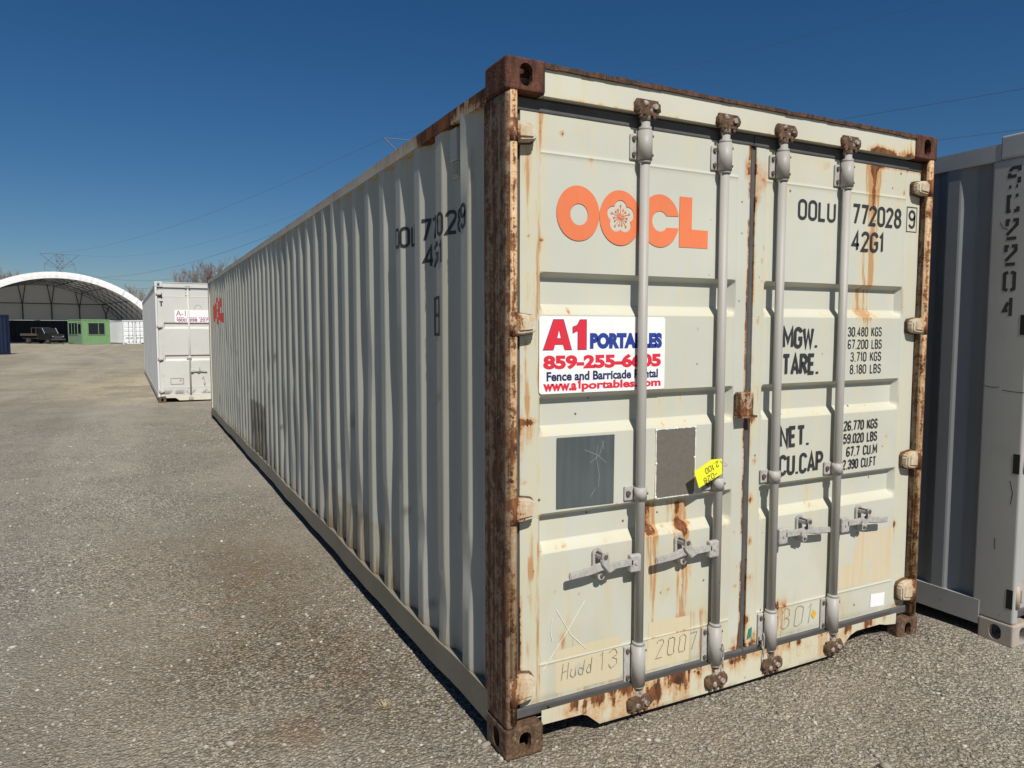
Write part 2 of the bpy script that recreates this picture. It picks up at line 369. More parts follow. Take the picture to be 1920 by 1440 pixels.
def poly_fill(loops, y):
    """filled outlines (even-odd) in x, z -> verts, faces at depth y"""
    cu = bpy.data.curves.new('c', 'CURVE'); cu.dimensions = '2D'; cu.fill_mode = 'BOTH'
    for lp in loops:
        sp = cu.splines.new('POLY'); sp.points.add(len(lp) - 1); sp.use_cyclic_u = True
        for p, q in zip(sp.points, lp): p.co = (q[0], q[1], 0, 1)
    o = bpy.data.objects.new('c', cu); me = bpy.data.meshes.new_from_object(o)
    vs = [(v.co.x, y, v.co.y) for v in me.vertices]; fs = [tuple(p.vertices) for p in me.polygons]
    bpy.data.objects.remove(o); bpy.data.curves.remove(cu); bpy.data.meshes.remove(me)
    return vs, fs
def font_text(tx, x, z, wd, h, y, bold=0.0):
    cu = bpy.data.curves.new('t', 'FONT'); cu.body = tx; cu.size = 1; cu.offset = bold; cu.fill_mode = 'FRONT'; cu.resolution_u = 4
    o = bpy.data.objects.new('t', cu); me = bpy.data.meshes.new_from_object(o)
    c = np.array([v.co for v in me.vertices]); lo, hi = c.min(0), c.max(0)
    vs = [(x + (a[0] - lo[0]) / (hi[0] - lo[0]) * wd, y, z + (a[1] - lo[1]) / (hi[1] - lo[1]) * h) for a in c]
    fs = [tuple(p.vertices) for p in me.polygons]
    bpy.data.objects.remove(o); bpy.data.curves.remove(cu); bpy.data.meshes.remove(me)
    return vs, fs
def ell(cx, cz, rx, rz, n=40): return [(cx + rx * math.cos(2 * math.pi * i / n), cz + rz * math.sin(2 * math.pi * i / n)) for i in range(n)]
def rrect(x0, x1, z0, z1, r, n=4):
    o = []
    for cx, cz, a in ((x1 - r, z1 - r, 0), (x0 + r, z1 - r, 90), (x0 + r, z0 + r, 180), (x1 - r, z0 + r, 270)): o += arc(cx, cz, r, r, a, a + 90, n)
    return o
def logo_shapes():
    """the round letters and the five-petalled blossom, in door coordinates"""
    L_ = [[ell(.334, 2.070, .097, .104), ell(.338, 2.066, .040, .041)]]
    fl = []
    for i in range(100):
        th = 2 * math.pi * i / 100; best = 0
        for k in range(5):
            ph = th - (math.pi / 2 + k * 2 * math.pi / 5); q = .029 ** 2 - (.036 * math.sin(ph)) ** 2
            if q > 0 and math.cos(ph) > 0: best = max(best, .036 * math.cos(ph) + math.sqrt(q))
        fl.append((.531 + best * math.cos(th), 2.070 + best * math.sin(th)))
    L_.append([ell(.5295, 2.066, .0985, .107), fl])
    # C: big disc, round hole with a slot to the right
    a = math.asin(.023 / .040)
    hole = [(.727 + .040 * math.cos(t), 2.066 + .041 * math.sin(t)) for t in np.linspace(a, 2 * math.pi - a, 30)]
    ao = math.asin(.023 / .1)
    outer = [(.727 + .099 * math.cos(t), 2.068 + .106 * math.sin(t)) for t in np.linspace(-ao, ao - 2 * math.pi, 44)]
    L_.append([outer + hole])
    L_.append([[(.827, 1.968), (.981, 1.968), (.981, 2.043), (.893, 2.043), (.893, 2.174), (.827, 2.174)]])
    st = []
    for k in range(15):
        th = math.pi / 2 + k * 2 * math.pi / 15; r_ = .044 if k % 3 == 0 else .031
        st.append((th, r_))
    return L_, st
def logo_mesh(tf=lambda x, z: (x, z), y=.0482):
    vs, fs = [], []
    def add(v, f):
        n0 = len(vs); vs.extend(v); fs.extend(tuple(i + n0 for i in q) for q in f)
    L_, st = logo_shapes()
    for k, loops in enumerate(L_): add(*poly_fill([[tf(*p) for p in lp] for lp in loops], y - .0004 * (k % 2)))
    for th, r_ in st:
        a = (.531, 2.070); b = (a[0] + r_ * math.cos(th), a[1] + r_ * math.sin(th))
        v, f = strokes_mesh([[tf(*a), tf(*b)]], .0022 * abs(tf(1, 0)[0] - tf(0, 0)[0]), y); add(v, f)
        add(*poly_fill([[tf(*p) for p in ell(b[0], b[1], .0042, .0045, 10)]], y - .0004))
    add(*poly_fill([[tf(*p) for p in ell(.531, 2.070, .008, .008, 14)]], y - .0006))
    return vs, fs

# ---------------------------------------------------------------- the container builder
PITCH_Y, OUT_LEN, SL, IN_LEN = .278, .072, .068, .070
def wall_profile(y0, y1, first, xo, dep):
    """(y, x) bends of the corrugated side; outer flats start at first + k * pitch; each bend is chamfered"""
    br = [(y0, xo + dep)]
    k = 0
    while True:
        s = first + k * PITCH_Y
        if s + OUT_LEN + SL > y1: break
        if s - SL > y0:
            br += [(s - SL, xo + dep), (s, xo), (s + OUT_LEN, xo), (s + OUT_LEN + SL, xo + dep)]
        k += 1
    br.append((y1, xo + dep))
    out = [br[0]]
    for i in range(1, len(br) - 1):
        p, a, b = Vector(br[i]), Vector(br[i - 1]), Vector(br[i + 1])
        out.append(tuple(p + (a - p).normalized() * .005)); out.append(tuple(p + (b - p).normalized() * .005))
    out.append(br[-1])
    return out
def wall_x(prof, y):
    py, px = [p[0] for p in prof], [p[1] for p in prof]; return float(np.interp(y, py, px))

_cast_cache = {}
def casting_mesh(key, low):
    """hollow corner casting about its own centre, oval holes on every side"""
    key = (key, low)
    if key in _cast_cache: return _cast_cache[key]
    def bm_obj(mb, n):
        me = bpy.data.meshes.new(n); mb.bm.to_mesh(me); mb.bm.free(); o = bpy.data.objects.new(n, me); col.objects.link(o); return o
    b = MB().box(-.081, .081, -.089, .089, -.059, .059, .010, 3); o = bm_obj(b, 'tmp_cast')
    cut = [MB().box(-.055, .055, -.063, .063, -.040, .040, .004, 1)]
    def oval(rx, rz): return rrect(-rx, rx, -rz, rz, rx * .98, 6)
    cut.append(MB().prism(oval(.0255, .040), 'y', -.2, .2))
    if low: cut.append(MB().prism(oval(.030, .040), 'x', -.2, .2))
    cut.append(MB().prism([(p[1], p[0]) for p in oval(.028, .042)], 'z', -.2, .2))
    cs = [bm_obj(c, 'tmp_cut') for c in cut]
    for c in cs:
        m = o.modifiers.new('b', 'BOOLEAN'); m.operation = 'DIFFERENCE'; m.object = c; m.solver = 'EXACT'
    bpy.context.view_layer.update()
    me = bpy.data.meshes.new_from_object(o.evaluated_get(bpy.context.evaluated_depsgraph_get()))
    for t in cs + [o]: bpy.data.objects.remove(t)
    _cast_cache[key] = me
    return me

def gaus(v, c, s): return np.exp(-((v - c) / s) ** 2)
def streak(x, z, x0, wd, zt, zb, p=1.0):
    """a run of rust from zt down to zb"""
    wob = .012 * (vnoise(z, z * 0 + x0, 9, 3) - .5)
    return gaus(x - wob, x0, wd) * sstep(z, zt + .012, zt - .012) * np.clip((z - zb) / max(zt - zb, 1e-3), 0, 1) ** p
def rect(x, z, x0, x1, z0, z1, e=.012):
    return sstep(x, x0 - e, x0 + e) * sstep(x, x1 + e, x1 - e) * sstep(z, z0 - e, z0 + e) * sstep(z, z1 + e, z1 - e)
def blob(x, z, x0, z0, r, rz=None): return np.exp(-((x - x0) / r) ** 2 - ((z - z0) / (rz or r)) ** 2)

BANDS = [(1.842, 1.826, 1.722, 1.685), (1.378, 1.362, 1.255, 1.220), (.918, .902, .800, .762)]
def door_y(x, z, xa, xb, base=.05, dep=.034, bands=BANDS, k=1.0):
    d = np.zeros_like(x)
    for (a, b, c, e) in bands:
        a, b, c, e = a * k, b * k, c * k, e * k
        d = np.maximum(d, np.clip((a - z) / (a - b), 0, 1) * np.clip((z - e) / (c - e), 0, 1))
    inx = np.clip((x - xa) / .022, 0, 1) * np.clip((xb - x) / .022, 0, 1)
    y = base + dep * d * inx
    for zz in (2.281, .322): y = y - .0028 * np.exp(-((z - zz * k) / .0045) ** 2) * (x > xa) * (x < xb)
    for xx in (xa, xb): y = y + .002 * np.exp(-((x - xx) / .004) ** 2)
    return y
def ticks(a, b, step, extra):
    t = list(np.arange(a, b, step)) + [b] + [e for e in extra if a < e < b]
    t = sorted(t); o = [t[0]]
    for v in t[1:]:
        if v - o[-1] > .0015: o.append(v)
    o[-1] = b
    return np.array(o)
def door_panel(name, x0, x1, z0, z1, xa, xb, mat, parent, masks=None, step=.014, bands=BANDS, k=1.0, base=.05):
    ex = []
    for (a, b, c, e) in bands: ex += [q * k + s for q in (a, b, c, e) for s in (-.002, .002)]
    for q in (2.281 * k, .322 * k): ex += [q - .009, q - .0045, q, q + .0045, q + .009]
    X = ticks(x0, x1, step, [v + s for v in (xa, xb) for s in (-.004, 0, .004, .022, -.022)]); Z = ticks(z0, z1, step, ex)
    gx, gz = np.meshgrid(X, Z, indexing='ij'); gx, gz = gx.ravel(), gz.ravel()
    gy = door_y(gx, gz, xa, xb, base, .034, bands, k)
    gy = gy + .0055 * (fbm(gx + x0 * 7, gz, 2.2, 3, 5) - .5) + .0016 * (fbm(gx + x0 * 3, gz, 8, 2, 6) - .5)
    f = grid_faces(len(X), len(Z))
    v = np.stack([gx, gy, gz], 1)
    # the rim turns back into the door's thickness
    nx, nz = len(X), len(Z); idx = np.arange(nx * nz).reshape(nx, nz)
    loop = np.concatenate([idx[:, 0], idx[-1, 1:], idx[-2::-1, -1], idx[0, -2:0:-1]])
    back = v[loop].copy(); back[:, 1] = base + .045
    n0 = len(v); v = np.concatenate([v, back]); m = len(loop); i = np.arange(m); j = (i + 1) % m
    f = np.concatenate([f, np.stack([loop[j], loop[i], n0 + i, n0 + j], 1)])
    at = masks(v[:, 0], v[:, 2]) if masks else None
    return mesh(name, v, f, mat, parent, at, sharp=22)

def lock_rod(x, zt, zb, y, parent, k, mats, detail):
    b = MB(); b.cyl((x, y, zb + .07), (x, y, zt - .03), .0195, 18)
    if detail:
        for z0, z1 in ((.155, .325), (2.292, 2.405)):
            z0, z1 = z0 * k, z1 * k
            b.cyl((x, y, z0), (x, y, z1), .0295, 20); b.cyl((x, y, z0 - .012), (x, y, z0), .025, 18); b.cyl((x, y, z1), (x, y, z1 + .014), .0255, 18)
    o = b.build('lock_rod', mats['rod'], parent)
    for zz, s in ((zt, 1), (zb, -1)):
        c = MB()
        c.cyl((x, y, zz - s * .05), (x, y, zz - s * .005), .023, 14, .018)
        c.box(x - .022, x + .022, y - .016, y + .018, zz - .018, zz + .018, .006)
        if detail:
            c.ball((x - .030, y + .004, zz + s * .006), .020, 2, (.9, 1, 1.1), .16); c.ball((x + .031, y - .004, zz + s * .004), .019, 2, (1, .9, 1.1), .14)
            c.ball((x - .012, y - .014, zz + s * .014), .014, 2, (1, 1, 1), .2); c.ball((x + .014, y - .012, zz - s * .012), .012, 2, (1, 1, 1), .2)
            c.cyl((x + .030, y - .03, zz + s * .004), (x + .030, y + .02, zz + s * .004), .011, 10)
        c.build('rod_cam', mats['cam'], parent)
    return o
def rod_bracket(x, z0, z1, y, parent, mats, full):
    b = MB()
    if full:
        b.box(x - .056, x - .012, .040, .048, z0 + .006, z1 - .006, .004); b.box(x + .012, x + .034, .036, .048, z0 + .01, z1 - .01, .003)
    else:
        b.box(x - .064, x - .018, .040, .048, z0, z1, .004); b.cyl((x, y, z0 + .006), (x, y, z1 - .006), .0265, 18); b.box(x + .014, x + .04, .038, .048, z0 + .004, z1 - .004, .003)
    t = b; t.mi = 1
    if full:
        for zz in (z0 + .026, z1 - .026): t.cyl((x - .040, .0415, zz), (x - .040, .032, zz), .0095, 6)
        for zz in (z0 + .02, z1 - .02): t.cyl((x + .0215, y - .017, zz), (x + .026, y - .0215, zz), .005, 8)
    else:
        zc = (z0 + z1) / 2; t.cyl((x - .048, .0415, zc), (x - .048, .031, zc), .011, 6); t.cyl((x + .0205, y - .0145, zc), (x + .025, y - .019, zc), .005, 8)
    return b.build('rod_bracket', [mats['bracket'], mats['bolt']], parent)
def door_handle(x, s, z, y, parent, mats):
    """x of the rod, s = -1 reaches left, +1 right"""
    b = MB()
    b.box(min(x + s * .012, x + s * .066), max(x + s * .012, x + s * .066), y - .030, y - .004, z - .038, z + .034, .006)
    b.cyl((x + s * .038, y - .034, z), (x + s * .038, y - .028, z), .008, 10)
    pts = [(.05, .014, .004), (.14, .015, .003), (.205, .017, .008), (.235, .017, .002), (.262, .015, -.004), (.352, .014, -.010)]
    up = [(x + s * a, z + c + h) for a, h, c in pts]; dn = [(x + s * a, z + c - h) for a, h, c in pts]
    b.prism(up + dn[::-1], 'y', y - .030, y - .014, .004)
    o = b.build('door_handle', mats['bracket'], parent)
    c = MB(); hx = x + s * .195
    c.prism(rrect(hx - .022, hx + .022, z - .055, z + .070, .0215, 6), 'y', .038, .048)
    c.prism([(hx - .014, z + .066), (hx + .014, z + .066), (hx + .020 - s * .004, z + .03), (hx - s * .02 - .0, z + .012), (hx - s * .046, z + .006), (hx - s * .05, z - .008), (hx - s * .02, z - .020), (hx - .016, z + .02)][::1], 'y', y - .040, y - .031, .003)
    c.box(hx - .012, hx + .012, y - .036, .042, z + .034, z + .052, .003)
    c.prism(rrect(hx - .017, hx + .017, z - .05, z - .006, .016, 6), 'y', y - .012, .040)
    t = c; t.mi = 1; t.cyl((hx, .04, z + .05), (hx, y - .044, z + .05), .0095, 8); t.cyl((hx, .04, z - .034), (hx, y - .018, z - .034), .0075, 8)
    c.build('handle_catch', [mats['bracket'], mats['bolt']], parent)
    return o
def hinge(x, s, z0, z1, parent, mats, y=.0):
    """x = pin line, the leaf reaches s towards the door"""
    b = MB(); zc = (z0 + z1) / 2; h = (z1 - z0) / 2
    b.cyl((x, y + .014, z0 - .004), (x, y + .014, z1 + .004), .0185, 16)
    pl = [(x, zc + h), (x + s * .035, zc + h), (x + s * .086, zc + h * .80), (x + s * .098, zc + h * .45), (x + s * .098, zc - h * .5), (x + s * .086, zc - h * .82), (x + s * .035, zc - h), (x, zc - h)]
    b.prism(pl, 'y', y + .004, y + .052, .007)
    b.prism([(x + s * .02, zc + h * .62), (x + s * .074, zc + h * .55), (x + s * .08, zc - h * .5), (x + s * .02, zc - h * .62)], 'y', y - .002, y + .006, .003)
    b.mi = 1
    b.prism([(x + s * .016, zc + h + .004), (x + s * .036, zc + h + .004), (x + s * .090, zc + h * .80 + .004), (x + s * .1025, zc + h * .45 + .002), (x + s * .1025, zc - h * .5 - .002), (x + s * .090, zc - h * .82 - .004), (x + s * .036, zc - h - .004), (x + s * .016, zc - h - .004)], 'y', y + .034, y + .0535)
    return set_attrs(b.build('hinge', [mats['hinge'], mats.get('keeper', mats['hinge'])], parent), lambda X_, Y_, Z_: dict(rust=.34 * np.exp(-((X_ - x) / .03) ** 2) + .10 * (Y_ > .03)))

def container(name, label, loc=(0, 0, 0), rz=0.0, L=12.192, W=2.438, H=2.591, mats=None, detail=2, doors='rods', group=None,
              wall_masks=None, door_masks=(None, None), cast_mats=None, first=.357, dents=(), post_side=.20, rod_xs=None, hide_rods=False, rail_drop=.066):
    """detail 2 = close up, 1 = middle, 0 = far and closed at both ends. Door end at local y = 0, left side at x = 0."""
    k = H / 2.591
    t = thing(name, label, 'container', loc, rz, group)
    mm = mats
    # corner castings
    n = 0
    for zz in (H - .059, .059):
        for (cx, cy) in ((.081, .089), (W - .081, .089), (.081, L - .089), (W - .081, L - .089)):
            low = zz < 1
            m = (cast_mats or (mm['cast'], mm['cast_low']))[1 if low else 0]
            if detail:
                me = casting_mesh(m.name, low); o = bpy.data.objects.new('corner_casting', me); col.objects.link(o)
                if not me.materials: me.materials.append(m)
            else:
                if ('lo', m.name) not in _cast_cache:
                    b = MB().box(-.081, .081, -.089, .089, -.059, .059, .01, 1); me = bpy.data.meshes.new('corner_casting'); b.bm.to_mesh(me); b.bm.free(); me.materials.append(m); _cast_cache[('lo', m.name)] = me
                o = bpy.data.objects.new('corner_casting', _cast_cache[('lo', m.name)]); col.objects.link(o)
            o.parent = t; o.location = (cx, cy, zz)
    zt, zb = H - .118, .118
    # posts: door end posts are a wide side plate with a rounded front strip
    for sx, x0 in ((1, 0.0), (-1, W)):
        def X(a, b): return (min(x0 + sx * a, x0 + sx * b), max(x0 + sx * a, x0 + sx * b))
        b = MB(); b.box(*X(.004, .0495), .006, post_side, zb, zt, .012, 3); b.mi = 1
        b.box(*X(.0495, .12), .075, post_side, zb, zt)
        po = b.build('corner_post', [mm['post'], mm['under']], t)
        if detail > 1:
            b = MB(); b.cyl((x0 + sx * .0345, .014, zb + .02), (x0 + sx * .0345, .014, zt), .0165, 14); b.build('post_edge', mm['post_edge'], po)
        b = MB(); b.box(*X(.004, .12), L - .16, L - .004, zb, zt, .006); b.build('corner_post', mm['side'] if detail < 2 else mm['rail'], t)
    # rails
    for sx, x0 in ((1, 0.0), (-1, W)):
        def X(a, b): return (min(x0 + sx * a, x0 + sx * b), max(x0 + sx * a, x0 + sx * b))
        ys = np.linspace(.176, L - .176, 90 if detail > 1 else 2)
        def rail(nm, xa, xb, z0, z1, mt, am=None, lip=False):
            a, b_ = X(xa, xb); sec = [(a, z0), (b_, z0), (b_, z1), (a, z1)]
            v, f = [], []
            for y in ys:
                wv = (.0030 * math.sin(y * 2.3 + 1) + .0022 * math.sin(y * 5.1) + .0016 * math.sin(y * 11.7 + 2)) * (1.0 if z0 > 1 else .8) if detail > 1 else 0
                v += [(p[0] + wv, y, p[1] + wv) for p in sec]
            m_ = len(ys)
            for i in range(m_ - 1):
                for q in range(4): f.append((4 * i + q, 4 * i + (q + 1) % 4, 4 * i + 4 + (q + 1) % 4, 4 * i + 4 + q))
            f += [(3, 2, 1, 0), tuple(range(4 * m_ - 4, 4 * m_))]
            o = mesh(nm, v, f, mt, t)
            bm_ = bmesh.new(); bm_.from_mesh(o.data); bmesh.ops.recalc_face_normals(bm_, faces=bm_.faces[:]); bm_.to_mesh(o.data); bm_.free()
            if am: set_attrs(o, am)
            return o
        def top_mask(x, y, z):
            r = .55 * rect(y, z, .5, .90, 0, 9, .03) + .45 * rect(y, z, -1, .30, 0, 9, .05) + .22 * sstep(z, H - .075, H - .062) + .12 * (fbm(y, z, 3, 3, 2) > .62)
            return dict(rust=r)
        rail('top_rail', .003, .062, H - .121, H - rail_drop, mm['rail'], top_mask if detail > 1 else None)
        rail('bottom_rail', .001, .05, .070, .198, mm['rail_low'])
    # side walls
    for sx, x0 in ((1, 0.0), (-1, W)):
        prof = wall_profile(post_side - .004, L - .155, first, .0075, .036)
        Z = np.linspace(.192, H - .100, 56 if detail > 1 else (6 if detail else 2))
        py = np.array([p[0] for p in prof]); px = np.array([p[1] for p in prof])
        gy, gz = np.meshgrid(py, Z, indexing='ij'); gx = np.repeat(px, len(Z)); gy, gz = gy.ravel(), gz.ravel()
        if sx == 1 and detail > 1:
            for (dy, dz, ry, r_z, a) in dents: gx = gx + a * np.exp(-((gy - dy) / ry) ** 2 - ((gz - dz) / r_z) ** 2)
            gx = gx + .007 * (fbm(gy, gz * .6, 1.9, 3, 8) - .5)
        f = grid_faces(len(py), len(Z))
        xs = x0 + sx * gx
        if sx == 1: f = f[:, ::-1]
        at = wall_masks(gy, gz) if (wall_masks and sx == 1) else None
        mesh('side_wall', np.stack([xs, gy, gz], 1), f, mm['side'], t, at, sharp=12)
    # end wall, roof, underframe
    ex = [(a, b) for a, b in wall_profile(.12, W - .12, .25, 0, .036)]
    v, f = [], []
    for a, b in ex: v += [(a, L - .012 - b, .11), (a, L - .012 - b, H - .10)]
    for i in range(len(ex) - 1): f.append((2 * i, 2 * i + 2, 2 * i + 3, 2 * i + 1)[::-1])
    mesh('end_wall', v, f, mm['side'], t)
    if doors is None:
        v2 = [(a, .012 + (L - .012 - b), c) for a, b, c in v]; mesh('end_wall', v2, [q[::-1] for q in f], mm['side'], t)
    b = MB(); b.box(.118, W - .118, L - .07, L - .006, H - .115, H - .02); b.build('end_beam', mm['rail'], t); b = MB(); b.box(.16, W - .16, L - .07, L - .004, .03, .15); b.build('end_beam', mm['rail'], t)
    rp = [(.05, H - .055)]
    nr = int((L - .2) / .209)
    for i in range(nr):
        y = .1 + i * .209; rp += [(y, H - .073), (y + .03, H - .055), (y + .105, H - .055), (y + .135, H - .073)]
    rp.append((L - .05, H - .055)); v, f = [], []
    for a, b_ in rp: v += [(.055, a, b_), (W - .055, a, b_)]
    for i in range(len(rp) - 1): f.append((2 * i, 2 * i + 1, 2 * i + 3, 2 * i + 2))
    mesh('roof', v, f, mm['side'], t)
    b = MB(); b.box(.05, W - .05, .12, L - .05, .148, .178)
    if detail:
        for y in np.arange(.6, L - .4, .3): b.box(.052, W - .052, y, y + .045, .05, .148)
    else: b.box(.3, W - .3, .3, L - .3, .05, .148)
    b.build('underframe', mm['under'], t)
    if doors is None: return t
    # header with its rusty lip, sill with the fork pockets
    xs = np.linspace(.160, W - .160, 260 if detail > 1 else 3); zs = np.linspace(2.472 * k, H - .020, 8)
    gx, gz = np.meshgrid(xs, zs, indexing='ij'); gx, gz = gx.ravel(), gz.ravel()
    gy = .012 + .003 * (fbm(gx, gz, 2, 2, 4) - .5)
    hd_m = None
    if detail > 1:
        def hm(x, z):
            st = .3 * streak(x, z, .205, .016, 2.6, 2.40) + .6 * streak(x, z, .212, .012, 2.6, 2.35) + .35 * streak(x, z, .33, .012, 2.6, 2.38) + .3 * streak(x, z, .46, .008, 2.6, 2.40) + .3 * gaus(z, 2.475, .014)
            st += .55 * sstep(x, 1.90, 2.0) * gaus(z, 2.475, .045) + .35 * streak(x, z, 2.235, .02, 2.6, 2.4) + .25 * sstep(x, 2.15, 2.3) + .2 * streak(x, z, 1.27, .006, 2.6, 2.4) + .15 * fbm(x, z, 6, 3, 3)
            ru = .85 * blob(x, z, 2.00, 2.47, .075, .034) + .75 * blob(x, z, 2.09, 2.468, .05, .024) + .8 * blob(x, z, 2.24, 2.468, .06, .03) + .34 * gaus(z, 2.472, .007) * (fbm(x, z, 9, 3, 6) > .45) + .25 * streak(x, z, .215, .006, 2.6, 2.35) + .3 * sstep(z, H - .028, H - .021)
            return dict(stain=st * 1.5, rust=ru)
        hd_m = hm(gx, gz)
    hd = mesh('header', np.stack([gx, gy, gz], 1), grid_faces(len(xs), len(zs)), mm['header'], t, hd_m, smooth=True)
    b = MB(); b.box(.158, W - .158, .02, .10, 2.474 * k, H - .022); b.build('header_core', mm['header'], hd)
    lip = MB(); nseg = 40 if detail > 1 else 1; xx = np.linspace(.162, W - .162, nseg + 1)
    for i in range(nseg):
        j = random.uniform(-.003, .003); lip.box(xx[i] - .001, xx[i + 1] + .001 + random.random() * .002, .002 + j * .4, .075, H - .022 - abs(j), H - .007 + j)
    lip.build('header_lip', mm['lip'], hd)
    kp = MB()
    RX = rod_xs or (.624, 1.042, 1.380, 1.798)
    pr = [(.160, .100), (.345, .096), (.372, .085), (.430, .036), (1.00, .030), (1.80, .034), (1.845, .045), (1.93, .108), (1.975, .122), (2.15, .122), (2.20, .11), (2.278, .10)]
    kx = W / 2.438; pr = [(a * kx, c) for a, c in pr]
    sx_ = np.array(sorted(set(np.round(np.linspace(.160 * kx, 2.278 * kx, 220 if detail > 1 else 40), 4)) | {round(a, 4) for a, _ in pr}))
    bz = np.interp(sx_, [a for a, _ in pr], [c for _, c in pr])
    rows = 8; gx = np.repeat(sx_, rows); tt = np.tile(np.linspace(0, 1, rows), len(sx_)); gz = np.repeat(bz, rows) * (1 - tt) + .158 * tt
    gy = .014 + .002 * (fbm(gx, gz, 3, 2, 9) - .5)
    sm = None
    if detail > 1:
        nn = fbm(gx, gz * .25, 9, 4, 21)
        sm = dict(rust=.20 * (nn > .6) + .30 * gaus(gz, .150, .03) * (fbm(gx, gz * 0, 14, 3, 5) > .5) + .2 * blob(gx, gz, .62, .08, .06, .05) + .35 * blob(gx, gz, .72, .09, .03, .04) + .25 * blob(gx, gz, .3, .12, .08) + .16 * rect(gx, gz, .6, 1.2, .06, 1, .1) * (fbm(gx, gz * .2, 25, 3, 6) > .5) + .10 * rect(gx, gz, 1.4, 1.75, .06, 1, .05), stain=.35 * nn, dirt=.35 * gaus(gz, .032, .012) * (nn > .4))
    f = grid_faces(len(sx_), rows); v = np.stack([gx, gy, gz], 1)
    nb = len(v); bot = np.arange(len(sx_)) * rows
    back = v[bot].copy(); back[:, 1] = .075; v = np.concatenate([v, back]); i = np.arange(len(sx_) - 1)
    f = np.concatenate([f, np.stack([bot[i + 1], bot[i], nb + i, nb + i + 1], 1)])
    if sm: sm = {a: np.concatenate([c, c[bot]]) for a, c in sm.items()}
    sl_ = mesh('sill', v, f, mm['sill'], t, sm, sharp=30)
    b = MB(); b.box(.30, W - .30, .10, .14, .06, .15); b.box(.2, W - .2, .016, .10, .150, .158); b.build('sill_core', mm['under'], sl_)
    for x in RX if not hide_rods else RX[:1]:
        for zz, par in ((2.492 * k, hd), (.082, sl_)):
            b = MB(); s = 1 if zz > 1 else -1
            b.box(x - .054, x + .05, .000, .013, zz - .030, zz + .030, .004)
            if detail > 1:
                for q in (-.05, .046): b.ball((x + q, .008, zz + .0), .020, 2, (.8, .9, 1.3), .22)
                for q in (-.04, -.01, .025): b.box(x + q, x + q + .014, -.001, .016, zz - .042, zz - .022, .003)
            b.build('cam_keeper', mm.get('keeper', mm['cam']), par)
    # doors
    dz0, dz1 = .172, 2.421 * k
    zg = {0: ((.083, 1.2165), (.166, 1.150), (.052, 1.2338)), 1: ((1.252, 2.384), (1.318, 2.280), (1.2346, 2.412))}
    out = []
    for di in (0, 1):
        (x0, x1), (xa, xb), (g0, g1) = [[q * kx for q in pr_] for pr_ in zg[di]]
        bands = BANDS if doors == 'rods' else [(1.72, 1.705, 1.63, 1.59), (1.02, 1.005, .935, .895)]
        d = door_panel('door', x0, x1, dz0, dz1, xa, xb, mm['door'], t, door_masks[di], .012 if detail > 1 else .06, bands, k)
        b = MB(); b.box(g0, x0 + .001, .060, .085, dz0, dz1, .003); b.box(x1 - .001, g1, .060, .085, dz0, dz1, .003)
        b.box(g0 + .0004, g1 - .0004, .046, .085, dz1 + .0005, dz1 + .048, .006); b.box(g0 + .0004, g1 - .0004, .040, .085, .131, dz0 - .0005, .006)
        b.build('gasket', mm['gasket'], d)
        rods = RX[:2] if di == 0 else RX[2:]
        if hide_rods: rods = RX[di:di + 1]
        for x in rods:
            lock_rod(x, 2.492 * k, .082, .020, d, k, mm, detail > 1)
            if detail:
                rod_bracket(x, 2.29 * k, 2.403 * k, .020, d, mm, True); rod_bracket(x, .930 * k, .992 * k, .020, d, mm, False); rod_bracket(x, .158 * k, .323 * k, .020, d, mm, True)
                door_handle(x, (-1 if di == 0 else 1) if not hide_rods else (1 if di == 0 else -1), .684 * k, .020, d, mm)
        hx, s = ((.0345, 1), (W - .0345, -1))[di]
        for z0, z1 in ((2.300, 2.372), (1.606, 1.686), (.908, 1.000), (.208, .318)): hinge(hx, s, z0 * k, z1 * k, d, mm)
        out.append(d)
    t['_'] = 0; del t['_']
    return t, out, prof

# ---------------------------------------------------------------- ground
def axis(lo, hi, step, far):
    a = list(np.arange(lo, hi + 1e-6, step)); s = step; p = hi; q = lo; up, dn = [], []
    while p < far: s *= 1.28; p += s; q -= s; up.append(p); dn.append(q)
    return np.array(dn[::-1] + a + up)
gxs, gys = axis(-14, 7, .14, 2500), axis(-4, 34, .17, 2500)
X, Y = np.meshgrid(gxs, gys, indexing='ij'); X, Y = X.ravel(), Y.ravel()
Zg = .022 * (fbm(X, Y, .8, 3, 31) - .55) * sstep(np.hypot(X, Y), 60, 20)
inside = rect(X, Y, -.35, 6, -1.2, 13, .5)
Zg = Zg * (1 - inside) - .004 * inside
Zg = Zg + .052 * blob(X, Y, 2.14, .05, .22, .20) + .030 * blob(X, Y, 2.55, -.05, .25, .25)
brown = .5 * sstep(fbm(X, Y * .6, .42, 4, 3), .50, .68)
brown += 1.0 * blob(X, Y, -.66, .56, .16, .10) + .55 * blob(X, Y, -.55, 2.6, .35, 1.0) + .5 * blob(X, Y, -.8, 1.4, .5, .5) * fbm(X, Y, 2, 3, 4) + .5 * blob(X, Y, -.3, 1.1, .18, .6)
straw = 1.3 * blob(X, Y, -1.7, 22, 1.7, 6.0) * (.1 + 1.3 * sstep(fbm(X, Y * .7, .9, 4, 9), .35, .65)) + .35 * blob(X, Y, .1, -.45, .35, .25) + .9 * sstep(Y, 9, 30) * (.15 + .75 * fbm(X * .35, Y, .22, 4, 5))
straw += .35 * gaus(Y, 17.0, .25) * sstep(X, 2, 0) * fbm(X, Y, .7, 3, 15)
bend = X + 1.2 * np.sin(Y * .11 + .6) + .03 * Y
